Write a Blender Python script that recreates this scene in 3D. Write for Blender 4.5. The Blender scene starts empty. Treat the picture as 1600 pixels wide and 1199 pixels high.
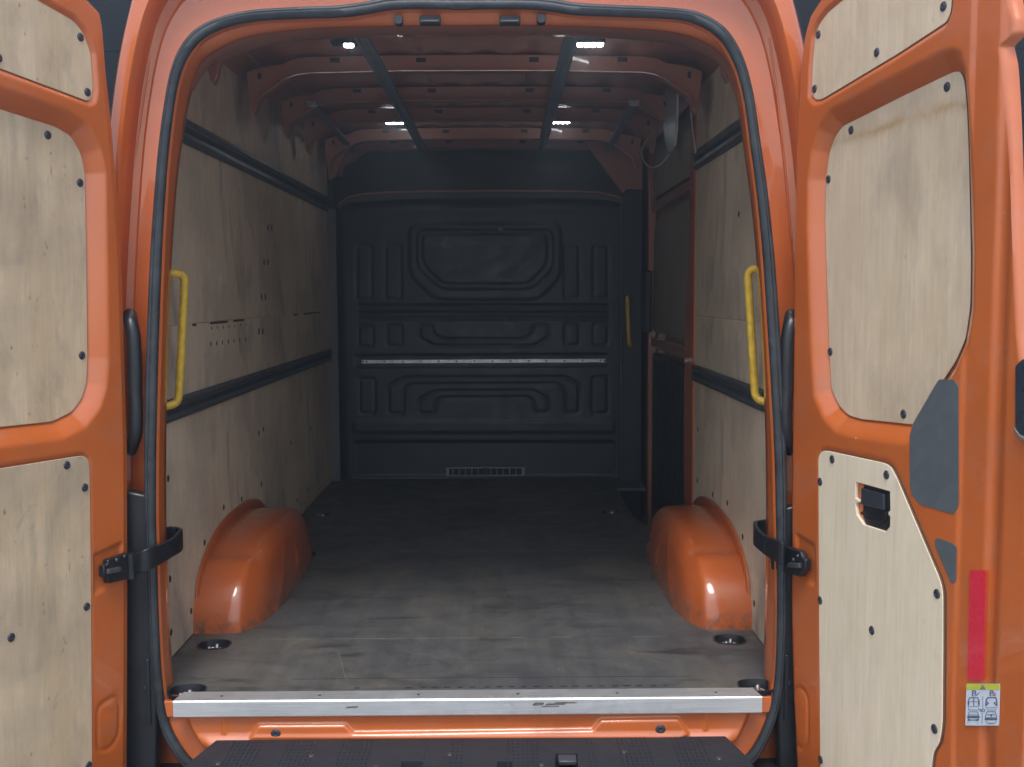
import bpy, bmesh, math, random
import numpy as np
from mathutils import Vector, Matrix

random.seed(7)
rng = np.random.default_rng(7)
SC = bpy.context.scene
COL = SC.collection

# ------------------------------------------------------------------ camera
F = 1690.0                      # focal length in pixels of the 1600 px wide photograph
CAM = Vector((0.097, -2.86, 1.075))
PITCH = math.atan(140 / F); YAW = 15 / F; ROLL = math.radians(0.25)
fw = Vector((math.sin(YAW) * math.cos(PITCH), math.cos(YAW) * math.cos(PITCH), -math.sin(PITCH)))
rt0 = Vector((math.cos(YAW), -math.sin(YAW), 0))
up0 = rt0.cross(fw)
rt = rt0 * math.cos(ROLL) - up0 * math.sin(ROLL)
up = up0 * math.cos(ROLL) + rt0 * math.sin(ROLL)
cam = bpy.data.cameras.new('camera')
cam.sensor_width = 36; cam.lens = F / 1600 * 36; cam.clip_end = 500; cam.clip_start = 0.05
camo = bpy.data.objects.new('camera', cam); COL.objects.link(camo)
m = Matrix((rt, up, -fw)).transposed().to_4x4(); m.translation = CAM
camo.matrix_world = m
SC.camera = camo

# ------------------------------------------------------------------ sky, sun, exposure
SUN_EL, SUN_AZ = math.radians(60), math.radians(188)      # azimuth clockwise from +Y
w = bpy.data.worlds.new('World'); SC.world = w; w.use_nodes = True
nt = w.node_tree; nt.nodes.clear()
o_ = nt.nodes.new('ShaderNodeOutputWorld'); bg = nt.nodes.new('ShaderNodeBackground')
sky = nt.nodes.new('ShaderNodeTexSky'); sky.sky_type = 'NISHITA'; sky.sun_disc = False
sky.sun_elevation = SUN_EL; sky.sun_rotation = SUN_AZ
sky.air_density = 1.0; sky.dust_density = 1.5; sky.ozone_density = 1.0
hs = nt.nodes.new('ShaderNodeHueSaturation'); hs.inputs['Saturation'].default_value = 0.5
nt.links.new(sky.outputs[0], hs.inputs['Color']); nt.links.new(hs.outputs[0], bg.inputs[0])
bg.inputs[1].default_value = 0.11
nt.links.new(bg.outputs[0], o_.inputs[0])
sl = bpy.data.lights.new('sun', 'SUN'); sl.energy = 1.0; sl.angle = math.radians(20); sl.color = (1, .96, .9)
so = bpy.data.objects.new('sun', sl); COL.objects.link(so)
sd_ = Vector((math.sin(SUN_AZ) * math.cos(SUN_EL), math.cos(SUN_AZ) * math.cos(SUN_EL), math.sin(SUN_EL)))
so.rotation_euler = (-sd_).to_track_quat('-Z', 'Y').to_euler(); so.location = sd_ * 20
SC.view_settings.view_transform = 'Standard'; SC.view_settings.look = 'None'
SC.view_settings.exposure = 1.55; SC.view_settings.gamma = 1.0
try:
    SC.cycles.use_denoising = True
    SC.cycles.max_bounces = 8; SC.cycles.diffuse_bounces = 6; SC.cycles.glossy_bounces = 3
    SC.cycles.sample_clamp_indirect = 6
except Exception: pass

VEIL_D, VEIL_G = 0.042, 0.8
# ------------------------------------------------------------------ tracing onto real planes
def ray(px, py): return fw + rt * ((px - 800) / F) - up * ((py - 599.5) / F)
def hit(px, py, P, n):
    d = ray(px, py); P = Vector(P); n = Vector(n)
    return CAM + d * ((P - CAM).dot(n) / d.dot(n))
def hy(px, py, y): return hit(px, py, (0, y, 0), (0, 1, 0))
def hx(px, py, x): return hit(px, py, (x, 0, 0), (1, 0, 0))
def hz(px, py, z): return hit(px, py, (0, 0, z), (0, 0, 1))

# ------------------------------------------------------------------ materials
def node(nt, t, **kw):
    n = nt.nodes.new(t)
    for k, v in kw.items():
        if k in n.inputs: n.inputs[k].default_value = v
        else: setattr(n, k, v)
    return n
def newmat(name):
    m = bpy.data.materials.new(name); m.use_nodes = True
    nt = m.node_tree; b = nt.nodes['Principled BSDF']
    return m, nt, b
def coords(nt, scale=(1, 1, 1), loc=(0, 0, 0), world=False):
    tc = nt.nodes.new('ShaderNodeNewGeometry' if world else 'ShaderNodeTexCoord'); mp = nt.nodes.new('ShaderNodeMapping')
    mp.inputs['Scale'].default_value = scale; mp.inputs['Location'].default_value = loc
    nt.links.new(tc.outputs['Position' if world else 'Object'], mp.inputs[0]); return mp.outputs[0]
def noise(nt, vec, scale, detail=4, rough=.55, dist=0):
    n = nt.nodes.new('ShaderNodeTexNoise'); n.inputs['Scale'].default_value = scale
    n.inputs['Detail'].default_value = detail; n.inputs['Roughness'].default_value = rough
    n.inputs['Distortion'].default_value = dist
    nt.links.new(vec, n.inputs['Vector']); return n.outputs[0]
def ramp(nt, fac, stops):
    r = nt.nodes.new('ShaderNodeValToRGB'); e = r.color_ramp.elements
    while len(e) > 1: e.remove(e[0])
    e[0].position = stops[0][0]; e[0].color = (*stops[0][1], 1)
    for p, c in stops[1:]:
        k = e.new(p); k.color = (*c, 1)
    nt.links.new(fac, r.inputs[0]); return r.outputs[0]
def g(v): return (v, v, v)
def mul(nt, a, b, fac=1.0, mode='MULTIPLY'):
    mx = nt.nodes.new('ShaderNodeMix'); mx.data_type = 'RGBA'; mx.blend_type = mode
    if isinstance(fac, (int, float)): mx.inputs[0].default_value = fac
    else: nt.links.new(fac, mx.inputs[0])
    for i, s in ((6, a), (7, b)):
        if isinstance(s, tuple): mx.inputs[i].default_value = (*s, 1)
        else: nt.links.new(s, mx.inputs[i])
    return mx.outputs[2]
def bump(nt, b, h, strength=.2, dist=.002):
    bp = nt.nodes.new('ShaderNodeBump'); bp.inputs['Strength'].default_value = strength
    bp.inputs['Distance'].default_value = dist
    nt.links.new(h, bp.inputs['Height']); nt.links.new(bp.outputs[0], b.inputs['Normal'])

def m_paint(name, col, dirt=.25, dust=(.30, .24, .20)):
    m, nt, b = newmat(name)
    v = coords(nt)
    n1 = noise(nt, v, 3.0, 6, .6)
    c = mul(nt, col, tuple(x * .86 for x in col), ramp(nt, n1, [(.4, g(0)), (.7, g(1))]), 'MIX')
    n2 = noise(nt, v, 9.0, 9, .7)
    c = mul(nt, c, dust, ramp(nt, n2, [(.52, g(0)), (.75, g(dirt))]), 'MIX')
    fl = noise(nt, v, 900, 2, .5)
    c = mul(nt, c, ramp(nt, fl, [(.3, g(.9)), (.7, g(1.08))]), 1.0)
    nt.links.new(c, b.inputs['Base Color'])
    r = ramp(nt, n2, [(.35, g(.28)), (.7, g(.5))]); nt.links.new(r, b.inputs['Roughness'])
    b.inputs['Coat Weight'].default_value = .9; b.inputs['Coat Roughness'].default_value = .035
    bump(nt, b, noise(nt, v, 140, 2, .5), .06, .001)
    return m
def m_ply(name, c1, c2, grime=.35, spots=.4, seed=0, rough=.55, blotch=.5):
    m, nt, b = newmat(name)
    big = coords(nt, (1, 1, .33), (seed * 3.1, seed, seed * 1.7))
    fine = coords(nt, (1, 1, .03), (seed, 0, 0))
    fine2 = coords(nt, (1, 1, .30), (seed, 2, 0))
    iso = coords(nt, (1, 1, 1), (0, seed, 3.3))
    f = noise(nt, big, 5.5, 5, .55, 1.6)
    c = ramp(nt, f, [(.28, c1), (.5, tuple(a * .5 + bb * .5 for a, bb in zip(c1, c2))), (.72, c2)])
    c = mul(nt, c, ramp(nt, noise(nt, fine, 130, 3, .6), [(.3, g(.92)), (.7, g(1.04))]), .7)
    c = mul(nt, c, ramp(nt, noise(nt, coords(nt, (1, 1, .05), (seed, 3, 0)), 75, 6, .75, .25), [(.36, g(.80)), (.50, g(1.0)), (.7, g(1.04))]), .42)
    c = mul(nt, c, ramp(nt, noise(nt, fine2, 14, 5, .6, 2.2), [(.35, g(.84)), (.65, g(1.03))]), blotch)
    gr = noise(nt, iso, 2.4, 7, .62, .4)
    c = mul(nt, c, (.30, .24, .19), ramp(nt, gr, [(.44, g(0)), (.66, g(grime))]), 'MIX')
    sm_ = noise(nt, coords(nt, (1, 1, .5), (seed, 1, 1)), 4.0, 6, .65, .9)
    c = mul(nt, c, (.13, .125, .13), ramp(nt, sm_, [(.54, g(0)), (.72, g(grime))]), 'MIX')
    sp = noise(nt, coords(nt, (1, 1, .45), (seed, 5, 1)), 38, 5, .75)
    c = mul(nt, c, (.07, .055, .045), ramp(nt, sp, [(.64, g(0)), (.72, g(spots))]), 'MIX')
    sc2 = noise(nt, coords(nt, (1, 1, .8), (seed, 9, 4)), 9, 8, .8, 1.5)
    c = mul(nt, c, (.11, .10, .095), ramp(nt, sc2, [(.60, g(0)), (.70, g(grime))]), 'MIX')
    nt.links.new(c, b.inputs['Base Color'])
    b.inputs['Roughness'].default_value = rough
    bump(nt, b, noise(nt, fine, 160, 3, .6), .25, .001)
    return m
def add_stain(m, y0, z0, c1, y_a, y_b):
    nt = m.node_tree; b = nt.nodes['Principled BSDF']; src = b.inputs['Base Color'].links[0].from_socket
    tc = nt.nodes.new('ShaderNodeTexCoord'); sp = nt.nodes.new('ShaderNodeSeparateXYZ'); nt.links.new(tc.outputs['Object'], sp.inputs[0])
    def M(op, a, bb, c=None):
        n = nt.nodes.new('ShaderNodeMath'); n.operation = op
        for i, q in enumerate((a, bb, c)):
            if q is None: continue
            if isinstance(q, (int, float)): n.inputs[i].default_value = q
            else: nt.links.new(q, n.inputs[i])
        return n.outputs[0]
    wav = noise(nt, coords(nt, (1, 1, .0)), 26, 5, .7)
    line = M('MULTIPLY_ADD', M('SUBTRACT', sp.outputs[1], y0), c1, z0)
    d = M('SUBTRACT', M('SUBTRACT', sp.outputs[2], line), M('MULTIPLY', M('SUBTRACT', wav, .5), .06))
    edge = ramp(nt, M('ABSOLUTE', d, 0), [(0, g(.85)), (.007, g(.45)), (.022, g(0))])
    edge = mul(nt, edge, ramp(nt, noise(nt, coords(nt), 12, 4, .6), [(.35, g(.2)), (.6, g(1))]))
    c = mul(nt, src, (.42, .24, .09), edge, 'MIX')
    nt.links.new(c, b.inputs['Base Color'])
def m_plain(name, col, rough=.5, metal=0, var=.15, nscale=14, bumps=.12, bscale=300, coat=0):
    m, nt, b = newmat(name)
    v = coords(nt)
    c = mul(nt, col, ramp(nt, noise(nt, v, nscale, 7, .65), [(.3, g(1 - var)), (.7, g(1 + var))]), 1.0)
    nt.links.new(c, b.inputs['Base Color'])
    nt.links.new(ramp(nt, noise(nt, v, nscale * 2, 5, .6), [(.3, g(max(.05, rough - .1))), (.7, g(min(1, rough + .12)))]), b.inputs['Roughness'])
    b.inputs['Metallic'].default_value = metal; b.inputs['Coat Weight'].default_value = coat
    if bumps: bump(nt, b, noise(nt, v, bscale, 3, .6), bumps, .001)
    return m

ORANGE = m_paint('orange_paint', (.55, .125, .023), .20)
ARCHM = m_paint('orange_paint_scraped', (.50, .105, .020), .30)
def scrape(m):
    nt = m.node_tree; b = nt.nodes['Principled BSDF']; src = b.inputs['Base Color'].links[0].from_socket
    sc_ = ramp(nt, noise(nt, coords(nt, (1, .5, 2.2)), 34, 9, .8, .8), [(.64, g(0)), (.69, g(.8))])
    c = mul(nt, src, (.50, .42, .36), sc_, 'MIX')
    tc = nt.nodes.new('ShaderNodeTexCoord'); sp = nt.nodes.new('ShaderNodeSeparateXYZ'); nt.links.new(tc.outputs['Object'], sp.inputs[0])
    low = ramp(nt, sp.outputs[2], [(0, g(1)), (.035, g(.8)), (.07, g(0))])
    k = mul(nt, low, ramp(nt, noise(nt, coords(nt), 30, 8, .8), [(.46, g(0)), (.60, g(.9))]))
    c = mul(nt, c, (.085, .070, .055), k, 'MIX')
    c = mul(nt, c, (.07, .05, .04), ramp(nt, noise(nt, coords(nt, (1, 1, 1), (5, 5, 5)), 17, 9, .8, 1.0), [(.66, g(0)), (.70, g(.7))]), 'MIX')
    nt.links.new(c, b.inputs['Base Color'])
scrape(ARCHM)
ORANGE_IN = m_paint('orange_paint_dusty', (.43, .165, .10), .45)
PLY_L = m_ply('birch_ply_weathered', (.56, .42, .26), (.69, .54, .365), .42, .8, 1)
PLY_R = m_ply('birch_ply_pale', (.66, .515, .345), (.77, .635, .46), .20, .4, 4, .5)
PLY_N = m_ply('birch_ply_new', (.78, .66, .47), (.86, .745, .575), .08, .15, 9, .45, .25)
PLY_W = m_ply('birch_ply_wall', (.66, .535, .385), (.74, .615, .455), .5, .8, 13, .6)
PLY_SHADE = m_ply('birch_ply_shade_dark', (.26, .215, .16), (.34, .285, .215), .7, .8, 21, .6)  # base colour darkened to paint in the deep shade at the sliding door
PLYEDGE = m_plain('ply_edge', (.16, .09, .05), .7)
RUBBER = m_plain('rubber', (.026, .031, .038), .5, var=.5, nscale=22)
BLACK = m_plain('black_plastic', (.010, .012, .016), .38, var=.3, nscale=20, bumps=.1)
STEPM = m_plain('step_plastic', (.010, .014, .021), .65, var=.3, nscale=25, bumps=.2)
BULK = m_plain('bulkhead_plastic', (.0135, .0175, .0245), .42, var=.4, nscale=9, bumps=.15, bscale=500)
CAPM = m_plain('cap_plastic', (.03, .034, .045), .35, bumps=0)
HOLE = m_plain('dark_hole', (.012, .012, .013), .8, bumps=0)
GREYFOIL = m_plain('grey_sealing_foil', (.09, .105, .115), .5, var=.12, nscale=30)
YELLOW = m_plain('yellow_paint', (.62, .40, .03), .4, var=.28, nscale=40, coat=.3)
STEEL = m_plain('galvanised_steel', (.55, .54, .53), .42, 1.0, .25, 40)
DARKSTEEL = m_plain('dark_steel', (.10, .10, .105), .4, .8, .3, 40)
RAILM = m_plain('rail_metal', (.11, .12, .13), .42, .5, .35, 25)
CREAM = m_plain('white_film', (.55, .57, .55), .35, 0, .1)
REDTAPE = m_plain('red_reflective_tape', (.62, .02, .045), .35, 0, .1, 90, coat=.4)
_n = REDTAPE.node_tree; _b2 = _n.nodes['Principled BSDF']; _s = _b2.inputs['Base Color'].links[0].from_socket
_v = _n.nodes.new('ShaderNodeTexVoronoi'); _v.inputs['Scale'].default_value = 210; _n.links.new(coords(_n, (1, 1, .8)), _v.inputs['Vector'])
_n.links.new(mul(_n, _s, ramp(_n, _v.outputs['Distance'], [(0, g(.9)), (.6, g(1.1))]), 1.0), _b2.inputs['Base Color'])
WHITEP = m_plain('label_white', (.62, .68, .76), .4, bumps=0, var=.03)
YELP = m_plain('label_yellow', (.55, .55, .06), .4, bumps=0, var=.03)
INK = m_plain('label_ink', (.10, .13, .19), .5, bumps=0, var=.03)
INKRED = m_plain('label_red_ink', (.5, .08, .08), .5, bumps=0, var=.03)

def m_alu():
    m, nt, b = newmat('brushed_aluminium')
    v = coords(nt, (.04, 1, 1)); iso = coords(nt)
    c = ramp(nt, noise(nt, v, 200, 3, .6), [(.3, (.62, .63, .65)), (.7, (.78, .79, .80))])
    st = noise(nt, coords(nt, (.35, 1, 1)), 22, 8, .75)
    c = mul(nt, c, (.10, .09, .08), ramp(nt, st, [(.62, g(0)), (.76, g(.75))]), 'MIX')
    nt.links.new(c, b.inputs['Base Color']); b.inputs['Metallic'].default_value = .75
    nt.links.new(ramp(nt, noise(nt, iso, 30, 5, .6), [(.3, g(.32)), (.7, g(.5))]), b.inputs['Roughness'])
    bump(nt, b, noise(nt, v, 400, 2, .6), .1, .0005)
    return m
ALU = m_alu()
def m_floor():
    m, nt, b = newmat('worn_floor_board')
    W = lambda sc=(1, 1, 1), lo=(0, 0, 0): coords(nt, sc, lo, True)
    c = ramp(nt, noise(nt, W(), 2.4, 8, .68, .7), [(.30, (.052, .054, .060)), (.48, (.078, .078, .080)), (.68, (.118, .108, .090))])
    # boxes dragged in and out: long bands and scratches along the van
    c = mul(nt, c, ramp(nt, noise(nt, W((3, .12, 1)), 3.0, 4, .6), [(.42, g(.78)), (.455, g(1.04)), (.54, g(1.05)), (.575, g(.84))]), .5)
    c = mul(nt, c, (.24, .225, .20), ramp(nt, noise(nt, W((14, .35, 1), (3, 1, 0)), 9, 7, .75, .3), [(.62, g(0)), (.70, g(.55))]), 'MIX')
    c = mul(nt, c, (.030, .028, .028), ramp(nt, noise(nt, W((.32, 1.7, 1)), 6.0, 9, .75, .8), [(.54, g(0)), (.64, g(.85))]), 'MIX')
    c = mul(nt, c, (.028, .027, .028), ramp(nt, noise(nt, W((1, 1, 1), (4, 8, 0)), 2.1, 6, .7, 1.2), [(.56, g(0)), (.68, g(.55))]), 'MIX')
    c = mul(nt, c, (.30, .28, .25), ramp(nt, noise(nt, W((.6, 3.2, 1), (7, 7, 0)), 22, 9, .82), [(.60, g(0)), (.70, g(.5))]), 'MIX')
    c = mul(nt, c, ramp(nt, noise(nt, W(), 120, 6, .75), [(.3, g(.72)), (.7, g(1.28))]), .9)
    nt.links.new(c, b.inputs['Base Color'])
    nt.links.new(ramp(nt, noise(nt, W(), 9, 7, .7), [(.35, g(.40)), (.65, g(.68))]), b.inputs['Roughness'])
    bump(nt, b, noise(nt, W(), 260, 3, .6), .3, .001)
    return m
FLOORM = m_floor()
def m_ground():
    m, nt, b = newmat('pale_concrete_paving')
    v = coords(nt)
    c = ramp(nt, noise(nt, v, 60, 8, .7), [(.3, g(.19)), (.7, g(.29))])
    c = mul(nt, c, ramp(nt, noise(nt, v, .7, 5, .6), [(.3, g(.8)), (.7, g(1.2))]), 1.0)
    nt.links.new(c, b.inputs['Base Color']); b.inputs['Roughness'].default_value = .85
    bump(nt, b, noise(nt, v, 120, 4, .7), .5, .01); return m
def m_emit(name, col, s):
    m, nt, b = newmat(name); b.inputs['Base Color'].default_value = (.8, .8, .8, 1)
    b.inputs['Emission Color'].default_value = (*col, 1); b.inputs['Emission Strength'].default_value = s; return m
LED = m_emit('led_strip', (.90, .96, 1.0), 18.0)
ROOFRAIL = m_plain('roof_rail_plastic', (.17, .20, .23), .5, var=.2)

# ------------------------------------------------------------------ object helpers
ORG = {}
def link(o, parent, org):
    COL.objects.link(o)
    if parent is not None:
        o.parent = parent; o.location = Vector(org) - ORG[parent.name]
    else: o.location = org
    ORG[o.name] = Vector(org)
def empty(name, loc, parent=None):
    o = bpy.data.objects.new(name, None); o.empty_display_size = .1; link(o, parent, Vector(loc)); return o
def mk(name, verts, faces, mat, parent=None, smooth=False, bevel=0, segs=2, sharp=None, mats=None, fmat=None):
    V = np.array([tuple(v) for v in verts], dtype=float)
    org = Vector(((V[:, 0].min() + V[:, 0].max()) / 2, (V[:, 1].min() + V[:, 1].max()) / 2, V[:, 2].min()))
    me = bpy.data.meshes.new(name)
    me.from_pydata([tuple(v) for v in (V - np.array(org))], [], [tuple(f) for f in faces])
    bm = bmesh.new(); bm.from_mesh(me)
    bmesh.ops.recalc_face_normals(bm, faces=bm.faces)
    bm.to_mesh(me); bm.free()
    for mm in (mats or [mat]): me.materials.append(mm)
    if fmat is not None: me.polygons.foreach_set('material_index', fmat)
    if smooth:
        me.polygons.foreach_set('use_smooth', [True] * len(me.polygons))
        if sharp: me.set_sharp_from_angle(angle=math.radians(sharp))
    o = bpy.data.objects.new(name, me); link(o, parent, org)
    if bevel:
        b = o.modifiers.new('bevel', 'BEVEL'); b.width = bevel; b.segments = segs; b.limit_method = 'ANGLE'
        b.angle_limit = math.radians(35); b.harden_normals = False
        if not smooth:
            me.polygons.foreach_set('use_smooth', [True] * len(me.polygons)); me.set_sharp_from_angle(angle=math.radians(40))
    return o
def box(name, x0, x1, y0, y1, z0, z1, mat, parent=None, bevel=0, **k):
    v = [(x, y, z) for z in (z0, z1) for y in (y0, y1) for x in (x0, x1)]
    f = [(0, 1, 3, 2), (4, 6, 7, 5), (0, 4, 5, 1), (1, 5, 7, 3), (3, 7, 6, 2), (2, 6, 4, 0)]
    return mk(name, v, f, mat, parent, bevel=bevel, **k)
def prism(name, pts, ext, mat, parent=None, bevel=0, **k):
    """flat outline pts (Vectors) extruded by vector ext"""
    n = len(pts); ext = Vector(ext)
    v = [Vector(p) for p in pts] + [Vector(p) + ext for p in pts]
    f = [tuple(range(n)), tuple(range(2 * n - 1, n - 1, -1))] + [(i, (i + 1) % n, n + (i + 1) % n, n + i) for i in range(n)]
    return mk(name, v, f, mat, parent, bevel=bevel, **k)
def frame_of(t):
    t = t.normalized(); a = Vector((0, 0, 1)) if abs(t.z) < .9 else Vector((1, 0, 0))
    s = t.cross(a).normalized(); return s, s.cross(t).normalized()
def tube(name, path, r, mat, parent=None, seg=12, rip=0):
    P = [Vector(p) for p in path]; v = []; f = []
    s = None
    for i, p in enumerate(P):
        t = (P[min(i + 1, len(P) - 1)] - P[max(i - 1, 0)]).normalized()
        if s is None: s, u = frame_of(t)
        else:
            s = (s - t * s.dot(t)).normalized(); u = s.cross(t)
        rr = r * (1 + (rip if i % 2 else 0))
        for k in range(seg):
            a = 2 * math.pi * k / seg; v.append(p + (s * math.cos(a) + u * math.sin(a)) * rr)
    for i in range(len(P) - 1):
        for k in range(seg):
            k2 = (k + 1) % seg; f.append((i * seg + k, i * seg + k2, (i + 1) * seg + k2, (i + 1) * seg + k))
    f.append(tuple(range(seg))); f.append(tuple(range(len(v) - seg, len(v))))
    return mk(name, v, f, mat, parent, smooth=True, sharp=50)
def spline(pts, n=8, closed=False):
    P = [Vector(p) for p in pts]; L = len(P); out = []
    for i in range(L if closed else L - 1):
        if closed: a, b, c, d = P[(i - 1) % L], P[i], P[(i + 1) % L], P[(i + 2) % L]
        else: a, b, c, d = P[max(i - 1, 0)], P[i], P[i + 1], P[min(i + 2, L - 1)]
        for k in range(n):
            t = k / n
            out.append(.5 * ((2 * b) + (c - a) * t + (2 * a - 5 * b + 4 * c - d) * t * t + (-a + 3 * b - 3 * c + d) * t ** 3))
    if not closed: out.append(P[-1])
    return out
def roundpoly(pts, r, n=4):
    """pts: 2-D list; cut each corner with an arc-ish curve of radius about r"""
    out = []; L = len(pts)
    for i in range(L):
        a, b, c = np.array(pts[i - 1], float), np.array(pts[i], float), np.array(pts[(i + 1) % L], float)
        l1, l2 = np.linalg.norm(a - b), np.linalg.norm(c - b)
        rr = min(r, l1 * .45, l2 * .45)
        p, q = b + (a - b) / l1 * rr, b + (c - b) / l2 * rr
        for k in range(n + 1):
            t = k / n; out.append(tuple((1 - t) ** 2 * p + 2 * t * (1 - t) * b + t * t * q))
    return out
def sdf(S, Z, poly):
    """signed distance, negative inside"""
    P = np.array(poly, float); d = np.full(S.shape, 1e9); ins = np.zeros(S.shape, bool)
    for i in range(len(P)):
        a, b = P[i - 1], P[i]; e = b - a; L = (e * e).sum()
        if L < 1e-12: continue
        wx, wz = S - a[0], Z - a[1]
        t = np.clip((wx * e[0] + wz * e[1]) / L, 0, 1)
        d = np.minimum(d, (wx - t * e[0]) ** 2 + (wz - t * e[1]) ** 2)
        c = ((a[1] > Z) != (b[1] > Z))
        with np.errstate(divide='ignore', invalid='ignore'):
            xx = a[0] + (Z - a[1]) * e[0] / (e[1] if e[1] != 0 else 1e-12)
        ins ^= c & (S < xx)
    return np.where(ins, -1, 1) * np.sqrt(d)
def sm(x, a, b):
    t = np.clip((x - a) / (b - a), 0, 1); return t * t * (3 - 2 * t)
def gridfaces(nr, nc, closed=False):
    f = []
    for i in range(nr - 1):
        for j in range(nc - (0 if closed else 1)):
            k = (j + 1) % nc
            f.append((i * nc + j, i * nc + k, (i + 1) * nc + k, (i + 1) * nc + j))
    return f
def boolcut(o, cutters):
    """subtract cutters (list of objects) from o, bake, delete cutters"""
    for c in cutters:
        md = o.modifiers.new('cut', 'BOOLEAN'); md.operation = 'DIFFERENCE'; md.solver = 'EXACT'; md.object = c
    bpy.context.view_layer.update()
    dg = bpy.context.evaluated_depsgraph_get()
    me = bpy.data.meshes.new_from_object(o.evaluated_get(dg))
    o.modifiers.clear(); old = o.data; o.data = me
    for c in cutters: bpy.data.objects.remove(c, do_unlink=True)
def dome(name, c, n, r, h, mat, parent, seg=14, hole=False):
    """screw cap: a low dome at c with axis n"""
    c = Vector(c); n = Vector(n).normalized(); s, u = frame_of(n); v = []; f = []
    rings = [(1, 0), (1, .25), (.85, .7), (.5, 1.0), (.35, 1.0), (.3, .7)]
    for (a, b) in rings:
        for k in range(seg):
            t = 2 * math.pi * k / seg; v.append(c + (s * math.cos(t) + u * math.sin(t)) * r * a + n * h * b)
    f = gridfaces(len(rings), seg, True); f.append(tuple(range(len(v) - seg, len(v))))
    return mk(name, v, f, mat, parent, smooth=True, sharp=60)

# ------------------------------------------------------------------ setting: ground and dark boarded wall
GZ = -0.62
gnd = mk('ground', [(-150, -150, GZ), (150, -150, GZ), (150, 150, GZ), (-150, 150, GZ)], [(0, 1, 2, 3)], m_ground()); gnd['kind'] = 'structure'
WOODB = m_plain('black_stained_board', (.0035, .0035, .0042), .8, var=.3, nscale=6)
WOODB.node_tree.nodes['Principled BSDF'].inputs['Specular IOR Level'].default_value = .12
wall = empty('boarded_wall', (0, 6.2, GZ)); wall['label'] = 'tall black wall of wide horizontal boards behind the van'; wall['category'] = 'wall'
box('wall_core', -11, 11, 6.23, 6.4, GZ, 5.05, HOLE, wall)
zb = 3.06
k = math.floor((zb - GZ) / .445); z = zb - k * .445
proto = None
while z < 4.65:
    for xa, xb in ((-10.9, -.02), (.02, 10.9)):
        if proto is None:
            proto = box('board', xa, xb, 6.2, 6.228, z + .004, z + .441, WOODB, wall, bevel=.004)
            continue
        o = proto.copy(); COL.objects.link(o); o.parent = wall
        o.location = ((xa + xb) / 2, 0, z + .004 - GZ)
    z += .445

# ------------------------------------------------------------------ THE VAN
VAN = empty('cargo_van', (0, 0, GZ))
VAN['label'] = 'orange panel van seen from behind with both rear doors open and ply lined cargo bay'; VAN['category'] = 'van'

# ---- rear opening: polar loft between the seal line and the body outline
YS = -0.03
sealpx = [(720, 4), (620, 4), (575, 11), (530, 17), (470, 19), (400, 23), (350, 33), (310, 52), (285, 82), (270, 122), (260, 180), (252, 250), (246, 330),
          (242, 400), (238, 500), (235, 600), (233, 700), (233, 800), (236, 900), (240, 1000), (246, 1080), (256, 1135), (274, 1172), (296, 1199), (330, 1222), (380, 1236),
          (720, 1240), (1090, 1236), (1140, 1218), (1166, 1196), (1187, 1170), (1205, 1130), (1217, 1080), (1222, 1000), (1223, 900), (1222, 800), (1220, 700), (1215, 600), (1209, 500),
          (1202, 400), (1192, 300), (1181, 220), (1171, 150), (1156, 95), (1130, 52), (1092, 28), (1050, 20), (960, 16), (900, 13), (860, 7), (820, 4)]
seal3 = [hy(a, b, YS) for a, b in sealpx]
sealsp = spline(seal3, 6, True)
CX, CZ = 0.0, 0.82
NT = 480
TH = np.linspace(0, 2 * math.pi, NT, endpoint=False)
def polar(pts):
    a = np.array([(math.atan2(p[2] - CZ, p[0] - CX) % (2 * math.pi), math.hypot(p[0] - CX, p[2] - CZ)) for p in pts])
    a = a[a[:, 0].argsort()]
    return np.interp(TH, np.r_[a[-1, 0] - 2 * math.pi, a[:, 0], a[0, 0] + 2 * math.pi], np.r_[a[-1, 1], a[:, 1], a[0, 1]])
RS = polar(sealsp)
outer = [(-.40, 2.045), (-.62, 2.03), (-.78, 1.985), (-.845, 1.90), (-.885, 1.78), (-.92, 1.62), (-.95, 1.40), (-.985, 1.0), (-1.0, .6), (-1.0, .1), (-.99, -.2), (-.95, -.36), (-.85, -.40)]
outer = [(x, 0, z) for x, z in outer] + [(-x, 0, z) for x, z in outer[::-1]]
outer = spline(outer, 8, True)
RO = polar(outer)
innerpx = [(720, 41), (600, 42), (500, 45), (430, 51), (380, 60), (345, 78), (320, 100), (305, 130), (295, 165), (288, 205), (280, 260), (275, 310), (269, 400), (264, 500), (261, 600), (260, 700), (260, 800),
           (262, 900), (265, 1000), (268, 1080), (275, 1115), (290, 1140), (325, 1162), (380, 1175), (720, 1180), (1090, 1170), (1140, 1155), (1168, 1135), (1185, 1110), (1192, 1080), (1194, 1000), (1196, 900),
           (1197, 800), (1196, 700), (1193, 600), (1188, 500), (1181, 400), (1172, 300), (1164, 210), (1155, 150), (1142, 112), (1120, 82), (1090, 62), (1040, 50), (950, 44), (850, 41)]
YJ = 0.10
def wtp(py): return float(1 - sm(np.float64(py), 55, 120))
RI = polar(spline([hy(a, b, YJ - .065 * wtp(b)) for a, b in innerpx], 6, True))
RI = np.minimum(RI, RS - .004)
WT = sm(CZ + RS * np.sin(TH), 1.62, 1.80)
def ringv(r, y, a=0): return [(CX + rr * math.cos(t), y + a * ww, CZ + rr * math.sin(t)) for rr, t, ww in zip(r, TH, WT)]
mixr = lambda t: RS * (1 - t) + RO * t
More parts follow.
